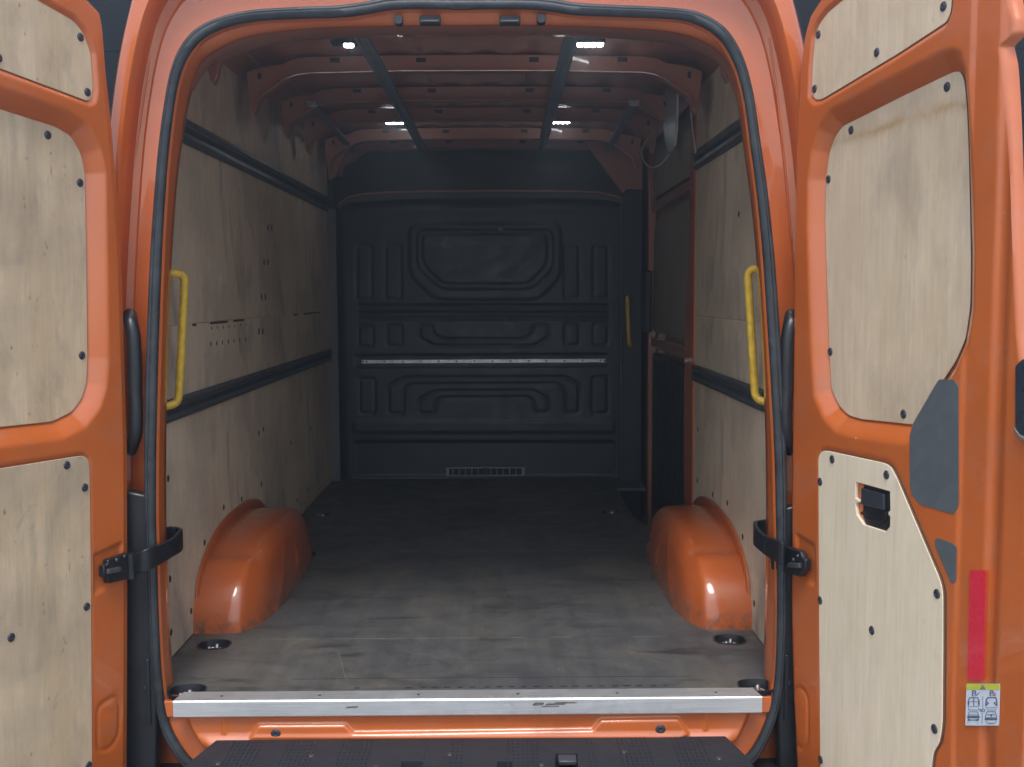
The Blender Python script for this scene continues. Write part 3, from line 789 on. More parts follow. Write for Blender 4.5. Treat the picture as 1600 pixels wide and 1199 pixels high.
# ---- bulkhead (relief) with steel strip, vent
YB = 3.40
nx, nz = 270, 250
S, Z = np.meshgrid(np.linspace(-.89, .89, nx), np.linspace(.0, 1.66, nz))
D = np.zeros_like(S)
def bpoly(pts, r=.012): return roundpoly(pxz(pts, YB), r, 4)
def plateau(pts, h, w=.008, r=.02):
    global D
    D += h * (1 - sm(sdf(S, Z, bpoly(pts, r)), -w, w))
def groove(pts, h=.012, w=.009, r=.02):
    global D
    d = sdf(S, Z, bpoly(pts, r)); D -= h * np.exp(-(d / w) ** 2)
plateau([(640, 350), (876, 350), (876, 432), (842, 468), (680, 468), (640, 430)], .016, .014, .06)
plateau([(652, 359), (864, 359), (864, 420), (830, 452), (690, 452), (652, 418)], -.022, .010, .05)
plateau([(660, 366), (854, 366), (854, 412), (826, 443), (692, 443), (662, 412)], .014, .010, .04)
for z0, z1, h in ((476, 482, -.018), (487, 492, -.02), (495, 500, -.018)):
    plateau([(560, z0), (950, z0), (950, z1), (560, z1)], h, .009, .005)
for a in ((602, 385, 626, 468), (557, 384, 580, 468), (883, 383, 905, 466), (928, 384, 950, 466), (605, 509, 627, 541), (560, 510, 582, 542), (883, 507, 905, 540), (928, 507, 950, 540), (562, 592, 585, 646), (926, 590, 950, 646)):
    groove([(a[0], a[1]), (a[2], a[1]), (a[2], a[3]), (a[0], a[3])], .010, .009, .02)
groove([(655, 509), (675, 509), (676, 522), (690, 531), (818, 531), (832, 522), (834, 508), (857, 508), (857, 527), (836, 541), (678, 541), (655, 528)])
groove([(607, 646), (607, 604), (630, 591), (884, 590), (905, 602), (905, 645), (884, 645), (884, 612), (870, 600), (642, 601), (630, 610), (630, 646)])
groove([(655, 646), (655, 625), (679, 612), (834, 611), (857, 624), (857, 645), (835, 645), (835, 630), (826, 621), (690, 622), (679, 630), (679, 646)])
plateau([(554, 555), (950, 553), (950, 573), (554, 575)], -.014, .008, .01)
for z0, z1, h in ((658, 676, .012), (690, 745, -.02)):
    plateau([(552, z0), (960, z0), (960, z1), (552, z1)], h, .012, .02)
D += .02 * np.exp(-((Z - 1.56) / .03) ** 2)
D -= .02 * sm(np.abs(S), .80, .87)
D += .0015 * np.sin(S * 9 + Z * 4)
D *= .45
bulk_m, _nt, _b = newmat('scuffed_bulkhead_plastic')
_c = mul(_nt, (.0135, .0175, .0245), ramp(_nt, noise(_nt, coords(_nt), 7, 8, .7), [(.3, g(.6)), (.7, g(1.45))]), 1.0)
_c = mul(_nt, _c, (.10, .105, .11), ramp(_nt, noise(_nt, coords(_nt, (.25, 1, 1), (2, 0, 5)), 24, 9, .8, .6), [(.63, g(0)), (.73, g(.5))]), 'MIX')
_nt.links.new(_c, _b.inputs['Base Color'])
_nt.links.new(ramp(_nt, noise(_nt, coords(_nt), 12, 6, .65), [(.3, g(.30)), (.7, g(.55))]), _b.inputs['Roughness'])
bulk = mk('bulkhead', [(s, YB - d, zz) for s, zz, d in zip(S.ravel(), Z.ravel(), D.ravel())], gridfaces(nz, nx), bulk_m, VAN, smooth=True)
a, b = hy(565, 568.5, YB - .004), hy(946, 560.5, YB - .004)
st = box('steel_strip', a.x, b.x, YB - .012, YB - .002, a.z, b.z, STEEL, bulk, bevel=.002)
for px in [567] + [573 + k * 28.1 for k in range(14)] + [944]:
    p = hy(px, 564.5, YB - .012); dome('strip_hole', (p.x, YB - .0122, (a.z + b.z) / 2), (0, -1, 0), .0055, .001, HOLE, bulk, 10)
# vent grille
a, b = hy(697, 745, YB - .02), hy(820, 730, YB - .02)
gr = box('vent_backing', a.x, b.x, YB - .006, YB + .01, a.z, b.z, HOLE, bulk)
VG = m_plain('vent_grey', (.26, .27, .29), .5)
box('vent_frame', a.x, b.x, YB - .014, YB - .006, b.z - .009, b.z, VG, bulk, bevel=.002)
box('vent_frame', a.x, b.x, YB - .014, YB - .006, a.z, a.z + .007, VG, bulk, bevel=.002)
for k in range(13):
    x = a.x + (b.x - a.x) * (k + .5) / 13 - (b.x - a.x) / 26 + (b.x - a.x) * k / 156
    w_ = .018 if k in (0, 12) else .006
    x = a.x + (b.x - a.x - .018) * k / 12
    box('vent_bar', x + (.0 if k != 12 else 0), x + w_, YB - .0155, YB - .006, a.z + .007, b.z - .009, VG, bulk, bevel=.001)
cx = (a.x + b.x) / 2; box('vent_latch', cx - .017, cx + .012, YB - .018, YB - .0156, a.z + .008, b.z - .004, BLACK, bulk, bevel=.002)
# small scuffs and clips on the bulkhead
for px in (700, 803):
    for py in (473, 501):
        for q in (-4, 4):
            p = hy(px + q, py, YB - .004); box('clip', p.x - .004, p.x + .004, YB - .008, YB + .004, p.z - .012, p.z + .012, HOLE, bulk)
p = hy(782, 358.5, YB - .02); box('clip', p.x - .012, p.x + .012, YB - .022, YB - .014, p.z - .003, p.z + .003, CREAM, bulk, bevel=.001)
# top bar of the bulkhead (arched) and the dark space above it
tp = [hy(*q, 3.37) for q in ((530, 322), (545, 311), (570, 306), (620, 303), (760, 301), (900, 302), (935, 304), (960, 309), (980, 318))]
bt = [Vector((q.x, q.y, q.z - (.035 if 1 < i < 7 else .028))) for i, q in enumerate(tp)]
prism('bulkhead_top_bar', [(q.x, 3.33, q.z) for q in tp] + [(q.x, 3.33, q.z) for q in bt[::-1]], (0, .05, 0), m_plain('bar_dark', (.06, .055, .06), .5), VAN, bevel=.004)
tv = [(q.x, 3.335, q.z + .001) for q in tp] + [(q.x, 3.335, q.z + .013) for q in tp[::-1]]
prism('bar_edge', tv, (0, .03, 0), ORANGE_IN, VAN, bevel=.002)
box('overhead_panel', -.90, .90, 3.50, 3.53, 1.55, 2.0, BULK, VAN)
box('bulkhead_side', -.93, -.86, 3.36, 3.5, -.02, 1.97, BULK, VAN)
# orange corner pieces where the roof meets the front pillars
prism('corner_gusset', [(.56, 3.34, 1.955), (.62, 3.34, 1.86), (.74, 3.34, 1.70), (.80, 3.34, 1.62), (.90, 3.34, 1.62), (.90, 3.34, 1.955)], (0, .04, 0), ORANGE_IN, VAN, bevel=.008)
prism('corner_gusset', [(-.72, 3.34, 1.955), (-.80, 3.34, 1.84), (-.84, 3.34, 1.74), (-.88, 3.34, 1.72), (-.90, 3.34, 1.955)], (0, .04, 0), ORANGE_IN, VAN, bevel=.008)

# ---- right side: B-pillar, sliding door, step
def vpath(pts, x): return [hx(a, b, x) for a, b in pts]
pil = [(1.60, -.02), (1.60, 1.90), (1.72, 1.90), (1.725, 1.50), (1.76, 1.20), (1.80, .90), (1.83, .60), (1.82, .35), (1.78, .1), (1.76, -.02)]
prism('sliding_door_pillar', [(.886, a, b) for a, b in pil], (.05, 0, 0), ORANGE, VAN, bevel=.01, segs=3)
pil2 = [(1.70, -.3), (1.70, 1.90), (1.86, 1.90), (1.87, 1.45), (1.92, 1.1), (1.98, .8), (2.0, .5), (1.98, .1), (1.92, -.3)]
prism('pillar_return', [(.925, a, b) for a, b in pil2], (.05, 0, 0), ORANGE_IN, VAN, bevel=.01)
sd = empty('sliding_door', (.95, 2.6, -.3), VAN)
box('door_skin', .965, .985, 1.75, 3.5, -.32, 1.93, ORANGE_IN, sd)
prism('plywood_panel', [(.945, a, b) for a, b in roundpoly([(1.98, .86), (3.20, .86), (3.20, 1.38), (3.12, 1.47), (1.98, 1.50)], .07, 5)], (.012, 0, 0), PLY_SHADE, sd, bevel=.001)
prism('plywood_panel', [(.945, a, b) for a, b in roundpoly([(1.95, 1.60), (3.20, 1.60), (3.2, 1.88), (1.95, 1.88)], .05, 4)], (.012, 0, 0), PLY_SHADE, sd, bevel=.001)
prism('door_frame_rail', [(.928, a, b) for a, b in [(1.9, .775), (3.3, .775), (3.3, .835), (1.9, .835)]], (.035, 0, 0), ORANGE_IN, sd, bevel=.008)
prism('door_frame_rail', [(.928, a, b) for a, b in [(1.9, 1.535), (3.3, 1.52), (3.3, 1.575), (1.9, 1.575)]], (.035, 0, 0), ORANGE_IN, sd, bevel=.008)
prism('door_frame_rail', [(.915, a, b) for a, b in [(3.18, -.3), (3.32, -.3), (3.32, 1.9), (3.22, 1.9)]], (.05, 0, 0), ORANGE_IN, sd, bevel=.008)
box('door_latch_cover', .885, .925, 3.12, 3.30, .86, 1.20, BLACK, sd, bevel=.01)
box('lower_door_panel', .935, .96, 1.95, 3.17, -.3, .745, BULK, sd, bevel=.02)
# front pillar cover in dark plastic
prism('front_pillar_cover', [(.775, 3.30, -.3), (.775, 3.30, 1.62), (.80, 3.30, 1.66), (.90, 3.30, 1.66), (.90, 3.30, -.3)], (0, .08, 0), BULK, VAN, bevel=.012, segs=3)
box('pillar_edge_trim', .770, .778, 3.285, 3.30, .0, 1.62, m_plain('trim_grey', (.10, .11, .125), .45), VAN, bevel=.002)
# grab handles
def handle(pts, r):
    P = []
    for i, p in enumerate(pts):
        p = Vector(p)
        if 0 < i < len(pts) - 1:
            a, b = Vector(pts[i - 1]), Vector(pts[i + 1]); ra = .028
            p0 = p + (a - p).normalized() * min(ra, (a - p).length * .45); p1 = p + (b - p).normalized() * min(ra, (b - p).length * .45)
            for k in range(7):
                t = k / 6; P.append((1 - t) ** 2 * p0 + 2 * t * (1 - t) * p + t * t * p1)
        else: P.append(p)
    h = tube('grab_handle', P, r, YELLOW, VAN, 14)
    for q in (pts[0], pts[-1]):
        pass
    return h
ht = hy(289, 428, .21); hb = hy(279, 632, .21)
handle([(ht.x - .075, .15, ht.z + .003), (ht.x, .21, ht.z), (hb.x, .21, hb.z), (hb.x - .075, .15, hb.z - .006)], .0115)
ht = hy(1168, 421, .21); hb = hy(1180, 626, .21)
handle([(ht.x + .075, .15, ht.z + .003), (ht.x, .21, ht.z), (hb.x, .21, hb.z), (hb.x + .075, .15, hb.z - .006)], .0115)
ht = hy(980, 464, 3.20); hb = hy(983, 540, 3.20)
handle([(ht.x + .035, 3.29, ht.z), (ht.x, 3.20, ht.z), (hb.x, 3.20, hb.z), (hb.x + .035, 3.29, hb.z)], .012)

# ---- loose strip of white film hanging from the roof edge
film = empty('plastic_strip', (.84, 1.65, 1.6)); 
film['label'] = 'loose pale plastic strip hanging in loops from the roof on the right'; film['category'] = 'plastic strip'
def ribbon(name, path, wv, mat, parent, th=.002):
    P = spline(path, 8); v = []; n = len(P)
    for i, p in enumerate(P):
        ww = Vector(wv[0]).lerp(Vector(wv[1]), i / (n - 1)); t = (P[min(i + 1, n - 1)] - P[max(0, i - 1)]).normalized(); nn = t.cross(ww).normalized() * th
        v += [p - ww - nn, p + ww - nn, p + ww + nn, p - ww + nn]
    f = gridfaces(n, 4, True); f += [(0, 1, 2, 3), tuple(range(4 * n - 4, 4 * n))]
    return mk(name, v, f, mat, parent, smooth=True, sharp=50)
FILM = m_plain('dusty_film', (.36, .38, .38), .35, 0, .2, 12)
def sheet(px, x, bend, name='hanging_sheet'):
    q = spline([hx(a_, b_, x) for a_, b_ in px], 4, True); cy = sum(p.y for p in q) / len(q)
    o = prism(name, [Vector((x - bend * (1 - ((p.y - cy) / .2) ** 2), p.y, p.z)) for p in q], (.002, 0, 0), FILM, film, smooth=True, sharp=40); return o
sheet([(1031, 140), (1034, 175), (1040, 210), (1046, 233), (1052, 237), (1056, 222), (1057, 190), (1058, 160), (1056, 146), (1044, 139)], .80, .01)
sheet([(1057, 146), (1062, 140), (1070, 143), (1077, 155), (1079, 165), (1074, 160), (1067, 149), (1061, 150)], .81, .0)
tube('film_edge', [hx(a_, b_, .795) for a_, b_ in ((1059, 148), (1059, 175), (1058, 205), (1055, 228))], .003, CREAM, film, 8)
tube('hanging_cord', spline([hy(1021, 205, 1.95), hy(1008, 222, 1.93), hy(1003, 238, 1.90), hy(1006, 252, 1.87), hy(1018, 262, 1.84), hy(1034, 256, 1.80), hy(1046, 240, 1.74)], 8), .0035, FILM, film, 8)
ribbon('hanging_loop', [hy(1078, 165, 1.36), hy(1082, 200, 1.33), hy(1087, 240, 1.30)], ((.003, .02, 0), (.002, .012, 0)), FILM, film)

# ------------------------------------------------------------------ REAR DOORS
class Door:
    def __init__(s, side, ang, x0):
        s.side = side; a = math.radians(ang); s.P0 = Vector((x0, YS, 0))
        s.dr = Vector((side * math.cos(a), -math.sin(a), 0)); s.inn = Vector((-s.dr.y, s.dr.x, 0)) * (-side)   # towards the inside face
        s.root = empty('rear_door', (x0, YS, -.35), VAN)
    def px(s, a, b):
        h = hit(a, b, s.P0, s.inn); return ((h - s.P0).dot(s.dr), h.z)
    def W(s, u, z, d=0):       # d = depth below the inner face
        p = s.P0 + s.dr * u - s.inn * d; return Vector((p.x, p.y, z))
RD = Door(1, 75, .867); LD = Door(-1, 65, -.885)
RD.root['label'] = 'right rear door with newer pale plywood, handle and red tape'
LD.root['label'] = 'left rear door with weathered plywood panels'
# panel outlines in door coordinates (s along the door from the hinge, z up)
R_top = [RD.px(*p) for p in ((1265, 148), (1267, 100), (1271, 55), (1277, 38), (1290, 20), (1314, 0))] + [(.33, 1.80), (.40, 1.83), (.54, 1.84)] + [RD.px(*p) for p in ((1484, -20), (1482, 18), (1476, 34), (1400, 84), (1282, 155), (1272, 157))]
R_mid = [RD.px(*p) for p in ((1482, 110), (1488, 125), (1492, 170), (1495, 250), (1498, 400), (1497, 480), (1490, 530), (1475, 565), (1440, 620), (1420, 655), (1414, 665), (1330, 656), (1310, 650), (1296, 636), (1284, 610), (1281, 560), (1278, 480), (1274, 350), (1275, 280), (1280, 240), (1288, 215), (1300, 197), (1400, 146), (1470, 112))]
R_low = [RD.px(*p) for p in ((1280, 715), (1284, 706), (1292, 704), (1385, 724), (1394, 730), (1402, 745), (1470, 905), (1475, 925), (1475, 1000), (1474, 1130), (1470, 1160), (1460, 1175), (1457, 1199))] + [(.60, -.18), (.56, -.20), (.16, -.22)] + [RD.px(1283, 1199), RD.px(1281, 950)]
L_top = [LD.px(*p) for p in ((61, 0), (117, 32), (132, 50), (144, 82), (148, 140), (145, 155), (139, 158), (0, 106))] + [(.54, 1.64), (.56, 1.70), (.54, 1.82), (.40, 1.82)]
L_mid = [LD.px(*p) for p in ((0, 165), (100, 197), (125, 212), (140, 240), (146, 270), (148, 400), (150, 560), (148, 600), (140, 625), (125, 645), (95, 660), (0, 670))] + [(.50, .79), (.60, .90), (.63, 1.1), (.60, 1.45), (.56, 1.54)]
L_low = [LD.px(*p) for p in ((0, 732), (120, 713), (130, 712), (137, 718), (139, 732), (141, 900), (143, 1199))] + [(.18, -.20), (.56, -.20), (.60, -.1), (.62, .3), (.56, .5), (.42, .68)]
def hinge_edge(D, pts):
    a = sorted([D.px(*p)[::-1] for p in pts]); return np.array(a)
HER = hinge_edge(RD, ((1243, 112), (1238, 200), (1234, 400), (1230, 640), (1229, 800), (1229, 950), (1232, 1080), (1238, 1199), (1249, 60), (1262, 15)))
HEL = hinge_edge(LD, ((173, 110), (182, 190), (191, 300), (199, 420), (204, 600), (207, 700), (207.5, 900), (207, 1080), (206, 1199), (168, 40), (160, 5)))
HER = np.vstack([[-.36, HER[0, 1] - .01], HER, [1.80, HER[-1, 1] + .06], [1.90, HER[-1, 1] + .16]])
HEL = np.vstack([[-.36, HEL[0, 1]], HEL, [1.80, HEL[-1, 1] + .06], [1.90, HEL[-1, 1] + .16]])
FER = np.array([(-.36, .79), (.2, .81), (.9, .82), (1.15, .815), (1.4, .79), (1.62, .755), (1.655, .742), (1.668, .775), (1.74, .765), (1.84, .74), (1.90, .70)])
e1 = [RD.px(*p)[::-1] for p in ((1592, 520), (1588, 430), (1582, 333), (1573, 200), (1567, 100), (1563, 70), (1579, 52), (1580, 30), (1574, 0))]
FER = np.vstack([[(-.36, .87), (.3, .87), (.80, .85)], np.array(sorted(e1)), [(1.9, e1[-1][1] - .05)]])
FEL = np.array([(-.36, .80), (1.2, .80), (1.5, .75), (1.8, .70), (1.9, .66)])
RS_X = {k: RD.px(k, 400)[0] for k in (1505, 1514, 1548, 1560, 1581, 1590)}
def door_depth(D, S, Z):
    top, mid, low = (R_top, R_mid, R_low) if D.side > 0 else (L_top, L_mid, L_low)
    d = np.zeros_like(S)
    d += .010 * (1 - sm(sdf(S, Z, top), -.002, .014))
    d1 = sdf(S, Z, mid)
    t = np.clip((.044 - d1) / .042, 0, 1); d += .034 * (t ** 1.3 * (1 - .25 * t) + .25 * t * t)
    d += .006 * (1 - sm(sdf(S, Z, low), -.002, .010))
    # raised rolled rim of the hinge edge
    return d
def rib_profile(D, S, Z):
    if D.side > 0:
        k = RS_X; sh = .035 * sm(-Z, -.25, .35)      # channels lean outwards low down
        S2 = S - sh
        p = .004 * sm(S2, k[1505], k[1514]) + .006 * sm(S2, k[1548], k[1560]) - .007 * sm(S2, k[1560] + .004, k[1581])
    else: p = .007 * sm(S, .665, .68) + .010 * sm(S, .73, .745)
    return p
def ridge_h(D, S, Z, sL):
    # shallow stepped rim along the hinge edge
    return .010 * (1 - sm(S - sL, .018, .030))
def build_door(D, HE, FE):
    zs = np.linspace(-.35, 1.895, 400); nc = 176
    sL = np.interp(zs, HE[:, 0], HE[:, 1]); sR = np.interp(zs, FE[:, 0], FE[:, 1])
    # round the top outline
    ker = np.ones(9) / 9; sLp = np.convolve(np.pad(sL, 4, 'edge'), ker, 'valid'); sL = sLp
    U = np.linspace(0, 1, nc)[None, :]
    S = sL[:, None] + (sR - sL)[:, None] * U; Z = np.repeat(zs[:, None], nc, 1)
    dd = door_depth(D, S, Z) + rib_profile(D, S, Z) + ridge_h(D, S, Z, sL[:, None])
    # pocket round the check-strap bracket and embossed corner patch
    if D.side > 0: pk = [RD.px(*p) for p in ((1244, 836), (1272, 852), (1273, 915), (1246, 900))]
    else: pk = [LD.px(*p) for p in ((148, 868), (190, 850), (190, 905), (148, 928))]
    dd += .006 * (1 - sm(sdf(S, Z, pk), -.004, .006))
    if D.side > 0: em = [RD.px(*p) for p in ((1238, 1078), (1252, 1074), (1262, 1090), (1262, 1160), (1250, 1172), (1238, 1150))]
    else: em = [LD.px(*p) for p in ((153, 1105), (180, 1088), (188, 1100), (186, 1150), (170, 1172), (153, 1172))]
    dd += .003 * np.exp(-(sdf(S, Z, roundpoly(em, .02)) / .006) ** 2)
    edge = np.minimum(S - sL[:, None], sR[:, None] - S); dd += .012 * (1 - sm(edge, 0, .012)) ** 2
    edge2 = np.minimum(Z + .35, 1.895 - Z); dd += .012 * (1 - sm(edge2, 0, .012)) ** 2
    TH_ = .058
    # columns: back, edge, face..., edge, back
    P = D.P0; v = []; C2 = nc + 2
    for i in range(len(zs)):
        v.append(D.W(sL[i] + .004, zs[i], TH_))
        for j in range(nc): v.append(D.W(S[i, j], zs[i], dd[i, j]))
        v.append(D.W(sR[i], zs[i], dd[i, -1] + .014))
    f = gridfaces(len(zs), C2)
    n0 = 0; n1 = (len(zs) - 1) * C2
    f += [tuple(range(n0, n0 + C2)), tuple(range(n1, n1 + C2))]
    # outer skin
    for i in range(len(zs) - 1): f.append((i * C2, (i + 1) * C2, (i + 1) * C2 + C2 - 1, i * C2 + C2 - 1))
    return mk('door_body', v, f, ORANGE, D.root, smooth=True, sharp=50)
build_door(RD, HER, FER); build_door(LD, HEL, FEL)
def ply(D, poly, depth, mat, cut=None, th=.009):
    P = []
    for i in range(len(poly)):
        P.append(poly[i])
    pts = [D.W(a, b, depth) for a, b in roundpoly(P, .012, 2)]
    o = prism('plywood_panel', pts, -D.inn * th, mat, D.root)
    for pl in o.data.polygons:
        pass
    me = o.data; me.materials.append(PLYEDGE)
    for pl in me.polygons:
        if abs(pl.normal.dot(D.inn)) < .6: pl.material_index = 1
    if cut: boolcut(o, cut)
    b = o.modifiers.new('bevel', 'BEVEL'); b.width = .0012; b.segments = 1; b.limit_method = 'ANGLE'; b.angle_limit = math.radians(50)
    return o
ply(RD, R_top, .005, PLY_R)
PLY_S = m_ply('birch_ply_stained', (.62, .48, .32), (.75, .61, .44), .28, .4, 6, .5)
om = ply(RD, R_mid, .028, PLY_S)
sa, sb = RD.px(1316, 214), RD.px(1488, 160); wa, wb = RD.W(*sa) - ORG[om.name], RD.W(*sb) - ORG[om.name]
add_stain(PLY_S, wa.y, wa.z, (wb.z - wa.z) / (wb.y - wa.y), wa.y, wb.y)
LH = [(1338.7, 753), (1392.5, 768), (1393, 798), (1389.6, 800), (1389.6, 805), (1392.5, 807.5), (1392, 823), (1385, 831), (1351, 820), (1340, 804), (1338, 787), (1343.7, 785), (1343.7, 781.7), (1338, 778)]
hc = prism('cutter', [RD.W(*RD.px(*p), -.05) for p in LH], -RD.inn * .15, BLACK)
ply(RD, R_low, -.003, PLY_N, [hc])
ply(LD, L_top, .005, PLY_L); ply(LD, L_mid, .028, PLY_L); ply(LD, L_low, -.003, PLY_L)
def caps(D, pts, depth):
    for p in pts:
        a, b = D.px(*p); dome('screw_cap', D.W(a, b, depth), D.inn, .0105, .0035, CAPM, D.root, 18)
caps(RD, ((1471, 10), (1276, 54), (1367, 82), (1270, 139)), .005)
caps(RD, ((1462, 135), (1314, 203), (1279, 280), (1282, 550), (1395, 648)), .028)
caps(RD, ((1302, 718), (1387, 742), (1283, 753), (1283, 938), (1466, 928), (1364, 985), (1462, 1139), (1284, 1187)), -.003)
caps(LD, ((128, 58), (139, 144), (0, 90)), .005)
caps(LD, ((88, 210), (138, 285), (141, 556)), .028)
caps(LD, ((103, 727), (131, 762), (134, 948), (16, 996), (137, 1196)), -.003)
# release handle seen through the cut-out
def dprism(D, name, px, depth, th, mat, bevel=.001, rad=0, parent=None):
    q = [D.px(*p) for p in px]
    if rad: q = roundpoly(q, rad, 3)
    return prism(name, [D.W(a, b, depth) for a, b in q], -D.inn * th, mat, parent or D.root, bevel=bevel)
dprism(RD, 'latch_housing', [(1348, 754), (1396, 766), (1396, 834), (1352, 824), (1346, 806)], .004, .001, BLACK)
dprism(RD, 'release_handle', [(1346, 762.5), (1382, 773), (1382, 798), (1346, 788)], -.002, .006, m_plain('handle_plastic', (.03, .035, .045), .4), .0015, .004)
dprism(RD, 'latch_rib', [(1350, 812), (1376, 820), (1384, 812), (1384, 800), (1380, 800), (1380, 811), (1374, 816), (1351, 808)], .001, .003, BLACK, .001)
dprism(RD, 'latch_clip', [(1346, 764), (1350, 761), (1350, 765), (1347, 770)], .001, .003, BLACK, .0005)
a, b = RD.px(1343.7, 802); dome('rivet', RD.W(a, b, .0055), RD.inn, .004, .002, HOLE, RD.root, 10)
# grey sealing patches
dpt = lambda px, py: float(rib_profile(RD, np.array([RD.px(px, py)[0]]), np.array([RD.px(px, py)[1]]))[0])
dprism(RD, 'grey_patch', [(1467, 593), (1490, 593), (1498, 603), (1498, 790), (1490, 804), (1438, 789), (1424, 772), (1422, 755), (1422, 680), (1427, 662)], -.0012, .0012, GREYFOIL, .0004, .006)
dprism(RD, 'grey_patch', [(1462, 843), (1466, 841), (1489, 849), (1495, 855), (1494, 908), (1489, 913), (1485, 908), (1461, 852)], -.0012, .0012, GREYFOIL, .0004, .004)
# red tape and label in the channel
CH = dpt(1530, 1000)
dprism(RD, 'reflective_tape', [(1515, 891), (1540, 892), (1536, 1063), (1511, 1062)], .0004, .002, REDTAPE, 0)
def lp(u, v): return (1500 + u / 15, 1060 + v / 15)
lab = empty('warning_label', RD.W(*RD.px(1533, 1100), .006), RD.root)
def lpr(name, uv, depth, mat, rad=0):
    q = [RD.px(*lp(*p)) for p in uv]
    if rad: q = roundpoly(q, rad, 4)
    return [RD.W(a, b, depth) for a, b in q]
LB = .0014
def collect(name, polys, mat, th=.0004):
    v, f = [], []
    for P in polys:
        n = len(P); b = len(v); v += list(P) + [p - RD.inn * -th for p in P]
        f += [tuple(range(b, b + n)), tuple(range(b + 2 * n - 1, b + n - 1, -1))] + [(b + i, b + (i + 1) % n, b + n + (i + 1) % n, b + n + i) for i in range(n)]
    return mk(name, v, f, mat, RD.root)
bpy.data.objects.remove(lab, do_unlink=True)
collect('warning_label', [lpr('', [(140, 130), (930, 130), (905, 1110), (115, 1110)], LB, WHITEP, .003)], WHITEP)
collect('label_header', [lpr('', [(143, 136), (926, 136), (923, 270), (139, 270)], LB - .0006, YELP, .002)], YELP)
def stroke(pts, w_=14):
    out = []
    for (a, b) in zip(pts[:-1], pts[1:]):
        a, b = np.array(a, float), np.array(b, float); t = (b - a) / max(1e-6, np.linalg.norm(b - a)); n = np.array((-t[1], t[0])) * w_ / 2; a = a - t * w_ * .3; b = b + t * w_ * .3
        out.append(lpr('', [a + n, b + n, b - n, a - n], LB - .0006, INK))
    return out
ink = []
for P, w_ in (([(285, 410), (285, 300), (350, 300), (365, 325), (350, 350), (300, 352)], 22), ([(270, 412), (370, 412)], 10), ([(355, 370), (380, 405), (440, 340)], 18),
              ([(700, 410), (700, 300), (760, 300), (778, 325), (760, 350), (712, 352)], 22), ([(690, 412), (745, 412)], 10),
              ([(185, 640), (190, 520), (225, 458), (405, 458), (440, 520), (442, 640)], 20), ([(315, 462), (315, 650)], 16), ([(200, 548), (435, 548)], 12), ([(180, 660), (440, 660)], 10),
              ([(190, 700), (200, 745), (425, 745), (435, 700)], 10), ([(192, 570), (192, 605)], 34), ([(436, 570), (436, 605)], 34),
              ([(600, 650), (608, 520), (640, 458), (835, 458), (855, 520), (860, 650)], 26), ([(605, 640), (660, 585), (630, 560)], 22), ([(860, 640), (795, 585), (825, 560)], 22), ([(600, 690), (850, 690)], 8), ([(620, 745), (845, 745)], 8),
              ([(528, 425), (528, 690)], 9), ([(515, 810), (510, 1060)], 9),
              ([(465, 730), (465, 780), (570, 780), (570, 735), (545, 715), (515, 730), (515, 775)], 12), ([(465, 730), (510, 730)], 12), ([(470, 755), (510, 755)], 8),
              ([(190, 870), (205, 800), (225, 788), (405, 788), (425, 870)], 12), ([(215, 850), (410, 850)], 8), ([(170, 885), (445, 885)], 14), ([(175, 915), (440, 915)], 40), ([(180, 985), (235, 985), (190, 955)], 24), ([(430, 985), (375, 985), (425, 955)], 24), ([(245, 960), (370, 960)], 8), ([(245, 995), (370, 995)], 8), ([(170, 1040), (190, 1040)], 10), ([(395, 1045), (415, 1045)], 10),
              ([(595, 890), (620, 800), (640, 785), (810, 785), (850, 890)], 12), ([(630, 860), (740, 850), (770, 845), (800, 865)], 14), ([(728, 855), (728, 890)], 34), ([(585, 885), (590, 925), (850, 925), (855, 885)], 12), ([(590, 960), (850, 960)], 46), ([(600, 1005), (620, 1050), (830, 1050), (845, 1005)], 8), ([(650, 1068), (790, 1068)], 8)):
    ink += stroke(P, w_)
collect('label_print', ink, INK)
collect('label_triangle', [lpr('', [(532, 150), (598, 258), (466, 258)], LB - .0012, INK)], INK)
collect('label_mark', [lpr('', [(527, 190), (538, 190), (536, 232), (529, 232)], LB - .0018, YELP), lpr('', [(528, 238), (537, 238), (537, 248), (528, 248)], LB - .0018, YELP)], YELP)
red = []
for P in ([(765, 350), (835, 415)], [(835, 350), (765, 415)]):
    (a, b) = P; a, b = np.array(a, float), np.array(b, float); t = (b - a) / np.linalg.norm(b - a); n = np.array((-t[1], t[0])) * 9
    red.append(lpr('', [a + n, b + n, b - n, a - n], LB - .0012, INKRED))
collect('label_cross', red, INKRED)
# latch at the free edge of the right door, screws, buffer
dprism(RD, 'edge_latch', [(1588, 572), (1598, 562), (1612, 556), (1640, 560), (1640, 680), (1612, 686), (1597, 680), (1588, 668)], -.004, .03, m_plain('latch_blue_black', (.02, .03, .045), .3), .003, .004)
dprism(RD, 'latch_trim', [(1588, 668), (1597, 680), (1612, 686), (1640, 682), (1640, 690), (1610, 693), (1594, 684), (1587, 672)], -.006, .02, STEEL, .001)
for p in ((1577, 585), (1578, 655)):
    a, b = RD.px(*p); dome('screw', RD.W(a, b, .012), RD.inn, .010, .008, DARKSTEEL, RD.root, 14)
a, b = RD.px(1592, 911); dome('door_buffer', RD.W(a, b, .016), RD.inn, .017, .012, CAPM, RD.root, 20)
for p in ((1595, 865), (1564, 333), (1567, 543), (1337, 685), (1246, 65)):
    a, b = RD.px(*p); dome('paint_chip', RD.W(a, b, dpt(*p) + .0005), RD.inn, .002, .0006, CREAM, RD.root, 6)

